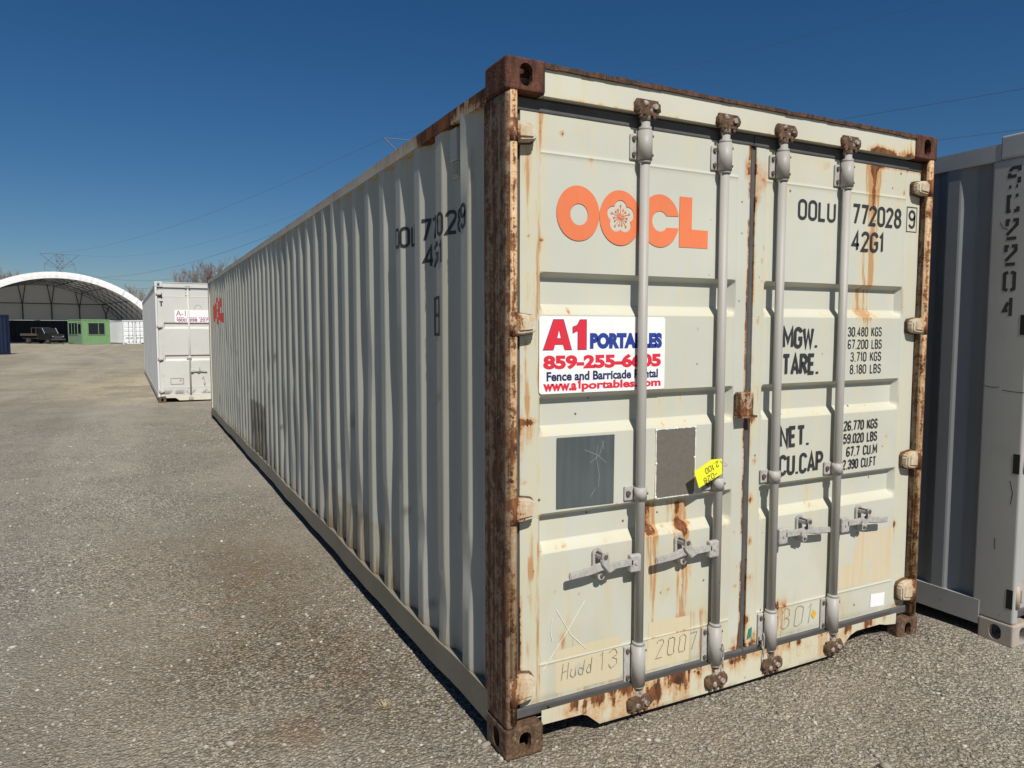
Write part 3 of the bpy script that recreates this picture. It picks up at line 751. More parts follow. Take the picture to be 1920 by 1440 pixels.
track = (sstep(fbm(bend, Y * .06, 1.1, 3, 55), .44, .66) - .4) * sstep(-X, -.2, .8) + .6 * (gaus(bend, -2.3, .16) + gaus(bend, -3.9, .16)) * (.4 + fbm(X, Y, .5, 3, 8))
t = NT('gravel_ground')
va = t.vor(70, 'Distance'); vc = t.n('SeparateColor'); t.put(vc.inputs[0], t.vor(70, 'Color'))
vb = t.vor(170, 'Distance'); vd = t.n('SeparateColor'); t.put(vd.inputs[0], t.vor(170, 'Color'))
ncl = t.noise(1.1, 6, .62); nf = t.noise(260, 3, .6); nm_ = t.noise(7, 5, .65)
lum = t.math('MULTIPLY', t.mapr(vc.outputs[0], 0, 1, .58, 1.42, False), t.mapr(va, .25, .7, 1.06, .48, False))
lum = t.math('MULTIPLY', lum, t.mapr(vd.outputs[1], 0, 1, .62, 1.38, False))
cpk = t.mapr(t.noise(.55, 5, .6, (1, .7, 1), (4, 2, 0)), .40, .62, .38, 1.0)
lum = t.math('ADD', t.math('MULTIPLY', t.math('SUBTRACT', lum, .86), cpk), .86)
lum = t.math('MULTIPLY', lum, t.mapr(t.attr('track'), -.5, 1.0, .93, 1.15, False))
lum = t.math('MULTIPLY', lum, t.mapr(ncl, .3, .7, .86, 1.12, False)); lum = t.math('MULTIPLY', lum, t.mapr(nm_, .3, .7, .9, 1.1, False))
lum = t.math('ADD', lum, t.math('MULTIPLY', t.math('GREATER_THAN', vc.outputs[1], .97), .32))
g = t.n('CombineColor'); [t.put(g.inputs[i], lum) for i in range(3)]
base = t.mix(t.math('MULTIPLY', t.attr('brown'), t.mapr(nm_, .3, .65, .4, 1.0), clamp=True), (.395, .358, .292), (.275, .21, .14))
base = t.mix(t.math('MULTIPLY', t.attr('straw'), t.mapr(nm_, .3, .65, .5, 1.1), clamp=True), base, (.56, .48, .34))
c = t.mix(1.0, base, g.outputs[0], 'MULTIPLY')
t.bump(t.math('ADD', t.math('MULTIPLY', va, -1.0), t.math('ADD', t.math('MULTIPLY', vb, -.45), t.math('MULTIPLY', nf, .4))), .9, .012)
M['ground'] = t.done(c, .95, 0, .2)
structure(mesh('ground', np.stack([X, Y, Zg], 1), grid_faces(len(gxs), len(gys)), M['ground'], None, dict(brown=brown, straw=straw, track=track), smooth=True))
def ground_z(x, y):
    i = np.clip(np.searchsorted(gxs, x) - 1, 0, len(gxs) - 2); j = np.clip(np.searchsorted(gys, y) - 1, 0, len(gys) - 2)
    Zr = Zg.reshape(len(gxs), len(gys)); fx = (x - gxs[i]) / (gxs[i + 1] - gxs[i]); fy = (y - gys[j]) / (gys[j + 1] - gys[j])
    return (Zr[i, j] * (1 - fx) + Zr[i + 1, j] * fx) * (1 - fy) + (Zr[i, j + 1] * (1 - fx) + Zr[i + 1, j + 1] * fx) * fy
# loose crushed stone lying on the yard, finer and denser near the photographer
N = 90000
rr = .9 + 13 * rng.random(N) ** 1.5; az = rng.uniform(R(-50), R(100), N)
px, py_ = CAM.x + rr * np.sin(az), CAM.y + rr * np.cos(az)
keep = (rng.random(N) < .38 + .9 * sstep(fbm(px, py_, .6, 3, 77), .40, .58)) & ~((px > .02) & (px < 2.43) & (py_ > .02)) & ~((px > 2.74) & (py_ > -.31)); px, py_, rr = px[keep], py_[keep], rr[keep]; N = len(px)
size = (.0035 + .0075 * rng.random(N) ** 3.0 + .010 * (rng.random(N) > .988)) * (1 + .03 * rr)
ico = bmesh.new(); bmesh.ops.create_icosphere(ico, subdivisions=1, radius=1)
iv = np.array([v.co for v in ico.verts]); iff = np.array([[v.index for v in f.verts] for f in ico.faces]); ico.free()
ang = rng.uniform(0, 6.28, N); sc = np.stack([rng.uniform(.75, 1.5, N), rng.uniform(.6, 1.1, N), rng.uniform(.35, .75, N)], 1) * size[:, None]
jit = rng.uniform(.65, 1.2, (N, len(iv), 1)); P = iv[None] * jit * sc[:, None]
ca, sa = np.cos(ang)[:, None], np.sin(ang)[:, None]
P = np.stack([P[:, :, 0] * ca - P[:, :, 1] * sa, P[:, :, 0] * sa + P[:, :, 1] * ca, P[:, :, 2]], 2)
P += np.stack([px, py_, ground_z(px, py_) + sc[:, 2] * .25], 1)[:, None]
tint = np.repeat(rng.random(N), len(iv))
t = NT('loose_stone'); tc = t.attr('tint')
cr = t.n('ValToRGB'); t.put(cr.inputs[0], tc); e = cr.color_ramp; e.elements[0].color = (.17, .15, .12, 1); e.elements[1].color = (.52, .48, .41, 1); e.elements[1].position = 1
q = e.elements.new(.55); q.color = (.30, .278, .235, 1); q = e.elements.new(.92); q.color = (.40, .372, .32, 1)
M['stone'] = t.done(cr.outputs[0], .9, 0, .25)
o = mesh('gravel', P.reshape(-1, 3), (iff[None] + (np.arange(N) * len(iv))[:, None, None]).reshape(-1, 3), M['stone'], None, dict(tint=tint))
tag(o, 'loose grey crushed stone strewn over the yard', 'gravel', kind='stuff')

# ---------------------------------------------------------------- the foreground container
MAIN = dict(cast=M['cast'], cast_low=M['cast_low'], post=M['post'], post_edge=M['post_edge'], rail=M['rail_top'], rail_low=M['rail_bottom'], side=M['cream_side_shade'],
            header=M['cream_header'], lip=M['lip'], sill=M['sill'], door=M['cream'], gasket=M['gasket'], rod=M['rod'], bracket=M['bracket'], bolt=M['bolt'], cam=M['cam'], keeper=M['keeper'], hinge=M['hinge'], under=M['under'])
def left_door(x, z):
    st = .32 * rect(x, z, .086, .160, 1.55, 2.36, .02) + .30 * rect(x, z, .09, .160, .2, 1.52, .02) * (.5 + fbm(x, z * .3, 6, 3, 1)) + .5 * gaus(x, .166, .012) + .25 * gaus(x, .175, .03)
    for zc in (1.70, 1.236, .780): st += .34 * gaus(z, zc, .022) * (x > .16) * (x < 1.15)
    st += .10 * sstep(z, .7, .2) + .07 * fbm(x, z, 3, 3, 2) + .12 * sstep(z, 2.26, 2.42)
    st += 1.1 * streak(x, z, .71, .04, .895, .15, .8) + 1.2 * streak(x, z, .885, .048, .895, .18, .7) + .35 * streak(x, z, .80, .16, .9, .1) + .30 * rect(x, z, .69, 1.14, .18, .40, .01)
    for x0, zt, zb in ((.12, 2.30, 1.9), (.12, 1.60, 1.2), (.12, .9, .5), (.33, 2.42, 2.2), (.24, 2.42, 2.25)): st += .4 * streak(x, z, x0, .02, zt, zb)
    ru = .62 * streak(x, z, .700, .016, .893, .70, .4) + .55 * streak(x, z, .728, .012, .893, .72, .4) + .66 * streak(x, z, .868, .024, .893, .72, .4) + .46 * streak(x, z, .895, .014, .80, .30, .5)
    ru += .40 * blob(x, z, .70, .785, .04, .02) + .42 * blob(x, z, .885, .785, .05, .022)
    ru += .36 * gaus(x, .168, .006) * sstep(z, 1.95, 2.3) + .30 * gaus(x, 1.214, .006) * (fbm(x * 0, z, 5, 3, 4) > .42) + .38 * blob(x, z, 1.195, 2.33, .022, .07) * 1.1
    ru += .50 * gaus(x, .086, .010) * rect(x, z, 0, 1, .18, .60, .05) + .30 * gaus(x, .088, .012) * rect(x, z, 0, 1, 1.0, 1.55, .1) * fbm(x, z, 4, 3, 7)
    for bx, bz, r in ((.105, 1.05, .010), (.13, .73, .012), (.115, .755, .010), (.14, .70, .008), (.12, .60, .008), (.26, 2.36, .012), (.39, 2.275, .010), (.235, .60, .009), (.30, 1.70, .014), (.21, .33, .010), (.33, .24, .016),
                      (.175, 1.96, .012), (.12, 1.97, .008), (.165, .91, .01), (.92, .60, .010), (1.19, .56, .010), (.53, .92, .009), (1.17, .72, .01), (1.18, .47, .012), (.80, .52, .008), (.265, .42, .007), (.27, .40, .007)):
        ru += .55 * blob(x, z, bx, bz, r); st += .35 * blob(x, z, bx, bz - r * 1.5, r * 1.6, r * 3)
    ru += .4 * blob(x, z, .12, 1.28, .09, .012) + .35 * blob(x, z, .11, 1.24, .04, .06) + .3 * blob(x, z, 1.19, .2, .04, .05)
    g_ = sstep(fbm(x, z * .05, 26, 3, 41), .50, .72); g2 = sstep(fbm(x, z * .4, 5, 4, 19), .48, .66)
    st += .22 * g_ + .20 * g2 * sstep(z, 1.9, .3) + .12
    for zc in (1.842, 1.378, .918): st += .35 * g_ * sstep(z, zc - .14, zc - .03) * (z < zc)
    ru += .30 * gaus(x, 1.2135, .009) * (.4 + fbm(x * 0, z, 5, 3, 4)) + .26 * gaus(x, .086, .008) * fbm(x * 0, z, 3, 3, 9) + .28 * gaus(z, .178, .012) * sstep(fbm(x, z * 0, 7, 3, 2), .4, .6)
    return dict(stain=st, rust=ru, dirt=.10 * g2 * sstep(z, 1.2, .3) + .25 * gaus(z, .185, .012) * (fbm(x, z, 8, 2, 3) > .5))
def right_door(x, z):
    st = .10 * fbm(x, z, 3, 3, 12) + .30 * sstep(z, 2.20, 2.42) * sstep(x, 1.30, 1.45) + .30 * rect(x, z, 2.290, 2.38, 1.7, 2.36, .02) + .18 * rect(x, z, 2.29, 2.38, .3, 1.7, .02)
    for zc in (1.70, 1.236, .780): st += .30 * gaus(z, zc, .022) * (x > 1.32) * (x < 2.28)
    st += 1.5 * streak(x, z, 2.035, .042, 2.43, 1.50, .55) + .5 * streak(x, z, 2.02, .09, 2.43, 2.1) + .8 * streak(x, z, 1.99, .035, 2.1, 1.62, .7) + .5 * blob(x, z, 2.0, 1.705, .12, .025) + .35 * streak(x, z, 1.97, .04, 1.70, .95)
    st += .35 * streak(x, z, 1.42, .06, 2.36, 1.9) + .35 * streak(x, z, 1.66, .05, 2.42, 2.25) + .3 * streak(x, z, 1.86, .03, 2.28, 2.0) + .15 * sstep(z, .62, .2) + .4 * streak(x, z, 2.20, .05, 2.28, 2.1)
    ru = .75 * streak(x, z, 2.035, .022, 2.43, 2.15, .5) + .40 * blob(x, z, 2.03, 2.41, .06, .03) + .30 * streak(x, z, 2.03, .010, 2.3, 1.95, .6) + .46 * blob(x, z, 1.288, 2.30, .036, .075) + .3 * blob(x, z, 1.27, 2.2, .02, .05)
    ru += .40 * gaus(z, 2.418, .010) * sstep(x, 1.35, 1.5) * (fbm(x, z * 0, 6, 2, 3) > .45) + .3 * blob(x, z, 1.70, 2.39, .03, .03)
    for bx, bz, r in ((1.285, 1.665, .012), (1.27, 1.225, .016), (1.285, 1.035, .014), (1.268, .86, .014), (1.27, .665, .012), (1.275, .50, .008), (2.195, 1.085, .010), (2.26, 2.31, .010), (1.30, 1.93, .012), (1.31, 1.99, .008), (1.30, 1.84, .007), (1.33, 1.81, .007),
                      (1.40, .335, .02), (1.50, .325, .02), (1.45, .33, .025), (1.88, .28, .012), (2.29, .62, .012), (1.265, .30, .012), (1.30, .20, .03), (1.99, 1.40, .006), (2.03, 1.68, .012)):
        ru += .55 * blob(x, z, bx, bz, r, r * 1.6); st += .4 * blob(x, z, bx, bz - r * 2.5, r * 1.5, r * 4)
    ru += .30 * gaus(x, 2.283, .008) * (rect(x, z, 2, 3, 1.70, 1.84, .01) + rect(x, z, 2, 3, 1.235, 1.36, .01) + rect(x, z, 2, 3, .5, .66, .05)) + .2 * gaus(x, 1.255, .006) * (fbm(x * 0, z, 6, 3, 14) > .5)
    ru += .4 * blob(x, z, 2.33, .20, .03, .06)
    g_ = sstep(fbm(x, z * .05, 26, 3, 43), .50, .72); g2 = sstep(fbm(x, z * .4, 5, 4, 23), .48, .66)
    st += .22 * g_ + .20 * g2 * sstep(z, 1.9, .3) + .12
    for zc in (1.842, 1.378, .918): st += .3 * g_ * sstep(z, zc - .14, zc - .03) * (z < zc)
    ru += .30 * gaus(x, 1.256, .008) * (.4 + fbm(x * 0, z, 5, 3, 14)) + .26 * gaus(x, 2.380, .008) * fbm(x * 0, z, 3, 3, 9) + .28 * gaus(z, .178, .012) * sstep(fbm(x, z * 0, 7, 3, 12), .4, .6)
    return dict(stain=st, rust=ru, dirt=.10 * g2 * sstep(z, 1.2, .3) + .2 * gaus(z, .185, .012) * (fbm(x, z, 8, 2, 3) > .5))
def left_wall(y, z):
    n = fbm(y, z, 2.5, 4, 6)
    st = .95 * rect(y, z, 1.30, 3.0, -1, .50, .015) * (.45 + .9 * n) + .35 * sstep(z, .34, .2) + .12 * rect(y, z, .58, .80, 1.0, 2.6, .03)
    st += .5 * rect(y, z, .20, .42, 1.2, 2.35, .03) * gaus(y, .345, .02) + .25 * rect(y, z, .60, .66, .2, 2.4, .02)
    di = .85 * rect(y, z, 5.75, 7.0, .17, .80, .02) * (.5 + .8 * n) + .16 * sstep(fbm(y, z * .1, 6, 3, 17), .5, .7) + .10 + .55 * blob(y, z, 5.45, .25, .25, .18) + .35 * sstep(z, .30, .2) * n + .12 * sstep(z, 1.0, .2) * rect(y, z, 2.4, 6, 0, 2, .4) * n
    ru = .5 * sstep(z, .235, .205) * (n > .42) + .42 * gaus(y, .650, .010) * rect(y, z, .5, 1, .40, .72, .02) + .55 * blob(y, z, .33, 2.30, .012, .14) + .4 * blob(y, z, .345, 2.15, .012, .25)
    ru += .32 * sstep(z, H_ - .155, H_ - .10) * rect(y, z, .5, 1.0, 0, 9, .05) + .3 * blob(y, z, .22, 2.44, .02, .03) + .5 * blob(y, z, .617, 1.86, .01, .02) + .35 * blob(y, z, .60, .62, .01, .06)
    for i in range(70):
        a = random.uniform(.3, 9); b = random.uniform(.25, 1.5); di = di + .8 * blob(y, z, a, b, .010, random.uniform(.01, .05))
    return dict(stain=st, dirt=di, rust=ru)
H_ = 2.591
rd_ = random.Random(5)
DENTS = [(.357 + .278 * k + rd_.uniform(0, .072), rd_.uniform(.3, 1.5), .05, rd_.uniform(.06, .3), rd_.uniform(.004, .012)) for k in range(3, 38) if rd_.random() < .7] + [(.36, .62, .05, .10, .016), (.66, .36, .05, .12, .012), (.93, .66, .05, .10, .012), (1.5, .55, .06, .15, .014), (2.3, .6, .06, .3, .014), (2.03, .55, .05, .12, .010), (3.4, .7, .05, .3, .014), (4.0, .6, .06, .3, .016), (5.0, .5, .06, .3, .018), (4.55, .9, .05, .2, .012), (.36, 2.33, .03, .10, .014), (6.4, .5, .5, .3, .012), (3.1, 1.1, .05, .2, .012), (2.6, .3, .06, .1, .016)]
main, (dL, dR), PROF = container('shipping_container', 'long cream foreground container with rust streaks, orange blossom lettering and dented corrugated side', mats=MAIN, detail=2, wall_masks=left_wall, door_masks=(left_door, right_door), dents=DENTS)
# paint and stickers on the doors
mesh('logo', *logo_mesh(), M['orange'], dL)
lettering('lettering', [('OOLU', 1.522, 2.128, .094, .236, .15), ('772028', 1.888, 2.131, .098, .350, .15), ('42G1', 1.890, 2.005, .097, .222, .15), ('9', 2.306, 2.136, .094, .042, .15)], M['ink'], dR)
fr = [(2.287, 2.121), (2.364, 2.121), (2.364, 2.243), (2.287, 2.243), (2.287, 2.121)]
mesh('number_box', *strokes_mesh([fr], .004, .0478), M['ink'], dR)
lettering('lettering', [('MGW.', 1.449, 1.540, .100, .215, .17), ('TARE.', 1.448, 1.416, .100, .228, .17), ('30.480 KGS', 1.880, 1.592, .048, .244, .15), ('67.200 LBS', 1.882, 1.531, .048, .246, .15), ('3.710 KGS', 1.904, 1.470, .048, .222, .15), ('8.180 LBS', 1.903, 1.409, .048, .224, .15)], M['ink'], dR)
lettering('lettering', [('NET.', 1.446, 1.080, .100, .180, .17), ('CU.CAP.', 1.444, .948, .100, .308, .17), ('26.770 KGS', 1.876, 1.132, .050, .243, .15), ('59.020 LBS', 1.876, 1.068, .050, .243, .15), ('67.7 CU.M', 1.900, 1.003, .050, .222, .15), ('2.390 CU.FT', 1.876, .940, .050, .240, .15)], M['ink'], dR)
v, f = poly_fill([rrect(.163, .760, 1.382, 1.678, .012)], .0462); sg = mesh('sign', v, f, M['signwhite'], dL)
def sign_text(lines, mat, name='sign_lettering'):
    vs, fs = [], []
    for (tx, x, z, wd, h, b, y) in lines:
        v, f = font_text(tx, x, z, wd, h, y, b); n0 = len(vs); vs += v; fs += [tuple(i + n0 for i in q) for q in f]
    return mesh(name, vs, fs, mat, dL)
def poly_obj(name, loops_list, y, mat):
    vs, fs = [], []
    for lp in loops_list:
        v, f = poly_fill(lp, y); n0 = len(vs); vs += v; fs += [tuple(i + n0 for i in q) for q in f]
    return mesh(name, vs, fs, mat, dL)
def big_A(e): return [[(.180 - e, 1.550 - e), (.226 - e, 1.550 - e), (.233 - e, 1.571 - e), (.266 + e, 1.571 - e), (.273 + e, 1.550 - e), (.306 + e, 1.550 - e), (.268 + e, 1.664 + e), (.226 - e, 1.664 + e)], [(.2395 + e, 1.592 + e), (.2495, 1.628 - 2 * e), (.2595 - e, 1.592 + e)]]
def big_1(e): return [[(.335 - e, 1.550 - e), (.373 + e, 1.550 - e), (.373 + e, 1.664 + e), (.345 - e, 1.664 + e), (.330, 1.645), (.312 - e, 1.638), (.312 - e, 1.613 - e), (.335 - e, 1.621)]]
poly_obj('sign_lettering', [big_A(.0022), big_1(.0022)], .0457, M['signnavy']); poly_obj('sign_lettering', [big_A(0), big_1(0)], .0453, M['signred'])
sign_text([('859-255-6605', .180, 1.474, .560, .056, .055, .0456)], M['signred'])
sign_text([('PORTABLES', .390, 1.551, .354, .063, .075, .0456)], M['signblue'])
sign_text([('www.a', .180, 1.391, .150, .030, .05, .0456), ('portables.com', .353, 1.385, .387, .042, .04, .0456)], M['signred'])
lettering('sign_lettering', [('1', .336, 1.393, .038, .011, .26)], M['signred'], dL, .0456)
sign_text([('Fence and Barricade Rental', .195, 1.430, .530, .036, .035, .0456)], M['signnavy'])
v, f = poly_fill([[(.242, .932), (.511, .927), (.513, 1.207), (.243, 1.210)]], .0476); mesh('slate_panel', v, f, M['slate'], dL)
b = MB(); b.box(.724, .932, .0472, .0495, .924, 1.212); b.build('data_plate', M['taupe'], dL)
b = MB()
for i in range(24):
    for (xa, za, dx, dz) in ((.722, .922, .0, .294 / 24), (.934, .922, 0, .294 / 24)):
        w_ = random.uniform(.003, .0065); b.box(xa - w_ / 2, xa + w_ / 2, .0455, .0497, za + i * dz, za + (i + 1) * dz + .001)
    w_ = random.uniform(.003, .008); b.box(.722 + i * .212 / 24, .722 + (i + 1) * .212 / 24 + .001, .0453, .0496, 1.213 - w_ / 2, 1.213 + w_ / 2)
    b.box(.722 + i * .212 / 24, .722 + (i + 1) * .212 / 24 + .001, .0453, .0496, .921 - w_ / 3, .921 + w_ / 3)
for (a, c) in ((.724, .926), (.932, .926), (.724, 1.21), (.932, 1.21), (.725, 1.07), (.931, 1.08), (.83, 1.212)): b.ball((a, .0465, c), .007, 1, (1, .5, 1), .2)
b.build('caulk_bead', M['caulk'], dL)
v, f = poly_fill([[(.246, .19), (.552, .186), (.556, .366), (.40, .368), (.240, .362)]], .0488); mesh('glue_patch', v, f, M['residue'], dL)
v, f = poly_fill([[(.690, .186), (.92, .186), (.926, .384), (.70, .392)]], .0488); mesh('glue_patch', v, f, M['residue'], dL)
v, f = poly_fill([[(1.872, .340), (2.278, .332), (2.278, .600), (1.866, .612)]], .0486); mesh('glue_patch', v, f, M['residue2'], dR)
def hand(name, tx, x, z, h, wd, parent, mat=None, lw=.0024, slant=.1):
    st, _ = letters(tx, x, z, h, wd, .1, .25, slant)
    mesh(name, *strokes_mesh([[(a + random.uniform(-.0035, .0035), c + random.uniform(-.0035, .0035)) for a, c in s] for s in st], lw, .0462), mat or M['pencil'], parent)
hand('scribble', 'Hudd', .268, .238, .07, .14, dL); hand('scribble', '13', .445, .236, .085, .085, dL)
hand('scribble', '2007', .735, .225, .085, .22, dL); hand('scribble', '301', 1.475, .206, .105, .20, dR)
mesh('chalk_cross', *strokes_mesh([[(.185, .30), (.29, .43), (.375, .545)], [(.245, .53), (.31, .42), (.385, .345)], [(.225, .50), (.217, .45), (.226, .41)]], .0020, .0462), M['chalk'], dL)
mesh('plate_scratch', *strokes_mesh([[(.37, 1.155), (.43, 1.13), (.475, 1.095)], [(.395, 1.10), (.44, 1.13), (.462, 1.185)], [(.43, 1.17), (.425, 1.12), (.44, 1.05), (.436, 1.0)], [(.40, .965), (.425, 1.0)], [(.45, 1.19), (.462, 1.15)]], .0013, .0470), M['pencil2'], dL)
v, f = poly_fill([[(2.115, .205), (2.224, .198), (2.226, .268), (2.117, .274)]], .0470); mesh('blank_sticker', v, f, M['signwhite'], dR)
v, f = poly_fill([[(1.700, .222), (1.719, .246), (1.700, .270), (1.681, .246)]], .0470); mesh('diamond_sticker', v, f, M['amber'], dR)
v, f = poly_fill([[(1.262, .205), (1.290, .215), (1.292, .262), (1.272, .255)]], .0470); mesh('torn_sticker', v, f, M['teal'], dR)
b = MB(); b.box(1.150, 1.226, .004, .046, 1.248, 1.352, .006); b.box(1.150, 1.245, .001, .05, 1.240, 1.249); b.build('door_stop', weathered('rusty_door_stop', (.55, .48, .38), rust=.50, zs=.2, chip=.4, bump=.6, haloc=(.3, .17, .08)), dL)
# hanging seal chains at the foot of two rods
for x, par in ((1.042, dL), (1.380, dR)):
    b = MB()
    cx_ = x + .040 if par is dL else x - .052
    for i in range(5):
        z0 = .215 - i * .032; n = 12
        pts = [(cx_ + .008 * math.cos(2 * math.pi * q / n) * (1 if i % 2 else .25), .012 + .008 * math.cos(2 * math.pi * q / n) * (.25 if i % 2 else 1), z0 + .021 * math.sin(2 * math.pi * q / n)) for q in range(n + 1)]
        b.tube(pts, .0028, 5)
    b.build('seal_chain', M['rod'], par)
# writing on the corrugated side: cut at the folds and laid onto them
SIDEWALL = [c for c in main.children if c.name.startswith('side_wall')][0]
def on_wall(name, vs, fs, mat, off=.0007, parent=SIDEWALL):
    """x of the flat drawing = -y of the wall"""
    b = bmesh.new(); lay = b.verts.layers.float.new('d')
    bv = [b.verts.new((p[0], 0, p[2])) for p in vs]; dy = [p[1] for p in vs]
    for q, d in zip(bv, dy): q[lay] = d
    for q in fs:
        try: b.faces.new([bv[i] for i in q])
        except ValueError: pass
    lo, hi = min(p[0] for p in vs), max(p[0] for p in vs)
    for (yy, _) in PROF:
        if lo < -yy < hi: bmesh.ops.bisect_plane(b, geom=b.verts[:] + b.edges[:] + b.faces[:], plane_co=(-yy, 0, 0), plane_no=(1, 0, 0))
    for q in b.verts:
        y = -q.co.x; q.co = Vector((wall_x(PROF, y) - off + q[lay] * .5, y, q.co.z))
    me = bpy.data.meshes.new(name); b.to_mesh(me); b.free()
    return link(name, me, mat, parent)
vs, fs = [], []
def add_(st, sw):
    v, f = strokes_mesh(st, sw, 0.0); n0 = len(vs); vs.extend(v); fs.extend(tuple(i + n0 for i in q) for q in f)
add_(*letters('OOLU', -1.262, 2.034, .104, .262, .15)); add_(*letters('772028', -.90, 2.034, .104, .415, .15)); add_(*letters('9', -.425, 2.034, .104, .045, .15)); add_(*letters('42G1', -.886, 1.912, .104, .25, .15))
on_wall('lettering', vs, fs, M['ink'])
vs, fs = [], []
add_([[(-.815, 1.605), (-.672, 1.605), (-.672, 1.768), (-.815, 1.768), (-.815, 1.605)], [(-.812, 1.690), (-.675, 1.690)]], .014)
add_(*letters('i', -.757, 1.700, .060, .012, .2)); add_(*letters('8', -.750, 1.622, .048, .022, .16)); add_([[(-.785, 1.700), (-.785, 1.757), (-.70, 1.757), (-.70, 1.700), (-.785, 1.700)]], .004)
on_wall('height_mark', vs, fs, M['ink'])
v, f = logo_mesh(lambda x, z: (-11.30 + (x - .237) * 2.27, 1.735 + (z - 1.968) * 2.05), 0.0)
on_wall('logo', v, f, M['redlogo'], .0012)
b = MB(); b.box(.022, .046, .500, .572, 2.33, 2.466, .005); b.box(.032, .046, .505, .565, 2.26, 2.33, .003)
for i in range(6): b.box(.027, .034, .507, .563, 2.272 + i * .0095, 2.277 + i * .0095)
b.build('wall_vent', M['cream_side_shade'], SIDEWALL)

# the yellow tag wired to the second rod
t = thing('paper_tag', 'yellow card tag hanging upside down by a wire from the second lock rod', 'tag', (1.03, -.012, 1.03))
pts = [(.878, 1.032), (.972, 1.076), (1.03, 1.075), (1.032, 1.010), (.905, .960)]
b = MB(); b.prism([(a - 1.03, c - 1.03) for a, c in pts], 'y', -.0008, .0008); b.build('card', M['yellow'], t)
st, sw_ = letters('2.100', 0, 0, .026, .075, .1); st2, _ = letters('-028', 0, 0, .026, .075, .1)
def flip(st, cx, cz, an):
    c_, s_ = math.cos(an), math.sin(an); return [[(cx + (a - .037) * c_ - (q - .013) * s_, cz + (a - .037) * s_ + (q - .013) * c_) for a, q in s] for s in st]
v, f = strokes_mesh(flip(st, -.055, .012, R(180 + 22)) + flip(st2, -.062, -.030, R(180 + 22)), .0032, -.0013); mesh('tag_writing', v, f, M['ink'], t)
b = MB(); pth = [(-.012 + .0, -.001, .035), (.005, -.010, .03), (.02, -.012, .016), (.034, .01, .008), (.036, .035, .006), (.012, .055, .01), (-.01, .045, .02), (-.016, .02, .03), (-.012, -.001, .035)]
b.tube(pth, .0012, 5); b.build('tie_wire', M['rod'], t)

# ---------------------------------------------------------------- the other containers
GREY = dict(MAIN, cast=M['grey_c'], cast_low=M['grey_c'], post=M['grey_c'], post_edge=M['grey_c'], rail=M['grey_c'], rail_low=M['grey_c'], side=M['bluegrey_c'], header=M['grey_c'], lip=M['grey_c'], sill=M['grey_c'], door=M['grey_c'], hinge=M['grey_c'], cam=M['bracket'], keeper=M['bracket'])
low_grey = weathered('grey_casting_rusty', (.36, .36, .34), rust=.22, stain=.15, zs=.3, chip=.2, stainc=(.3, .22, .12), bump=.4)
rc, (rL, rR), _ = container('shipping_container', 'grey container cut off at the right edge, black stencilled letters down its corner post', (2.735, -.313, 0), R(-.3), H=2.600, mats=GREY, detail=1, cast_mats=(M['grey_c'], low_grey), first=.377, post_side=.215, rail_drop=.036)
GLS = {'S': [[(.42, .8), (.42, 1), (.12, 1), (0, .86)], [(0, .74), (0, .56), (.3, .56)], [(.42, .48), (.42, .16)], [(.3, 0), (.38, 0)], [(.0, 0), (.1, .0)]],
       'C': [[(.12, .1), (0, .1), (0, .9), (.12, .9)], [(.3, .9), (.42, .9)], [(.26, .1), (.42, .1), (.42, .3)]],
       '2': [[(0, .7), (0, 1), (.12, 1)], [(.24, 1), (.42, 1), (.42, .75), (0, .22)], [(0, .02), (.42, .02)]],
       '0': [[(.15, 0), (0, .08), (0, .92), (.15, 1)], [(.27, 1), (.42, .92), (.42, .08), (.27, 0)]],
       '4': [[(.32, 0), (.32, 1)], [(.2, .75), (.04, .3), (.2, .3)]]}
vs, fs = [], []
for i, ch in enumerate('SC2204'):
    z = 2.340 - i * .129
    for s in GLS[ch]:
        a, b_ = ribbon([(.095 + q[0] * .13 / 1.0 * .85, z + q[1] * .092) for q in s], .017); n0 = len(vs)
        for p, q in zip(a, b_): vs += [(.0034, .225 - p.x, p.y), (.0034, .225 - q.x, q.y)]
        for j in range(len(a) - 1): fs.append((n0 + 2 * j, n0 + 2 * j + 1, n0 + 2 * j + 3, n0 + 2 * j + 2))
rpost = [c for c in rc.children if c.name.startswith('corner_post')][0]
mesh('stencil_lettering', vs, fs, M['ink'], rpost)
vs, fs = [], []
for pth in ([(.012, 1.335), (.05, 1.33), (.085, 1.333)], [(.10, 1.318), (.15, 1.314), (.205, 1.312)], [(.16, .86), (.175, .80), (.168, .74)], [(.05, 2.17), (.065, 2.14), (.09, 2.13)], [(.10, .55), (.104, .49)]):
    a, b_ = ribbon(pth, .004); n0 = len(vs)
    for p, q in zip(a, b_): vs += [(.0035, .215 - p.x, p.y), (.0035, .215 - q.x, q.y)]
    for j in range(len(a) - 1): fs.append((n0 + 2 * j, n0 + 2 * j + 1, n0 + 2 * j + 3, n0 + 2 * j + 2))
mesh('paint_scratch', vs, fs, M['ink'], rpost)
for z0, z1 in ((1.60, 1.70), (.90, 1.00), (.20, .30)): b = MB(); b.box(.0030, .006, .014, .045, z0, z1); b.build('hinge_recess_shade', M['dark'], rpost)  # near-black flush plates, painted shade in place of cut hinge recesses

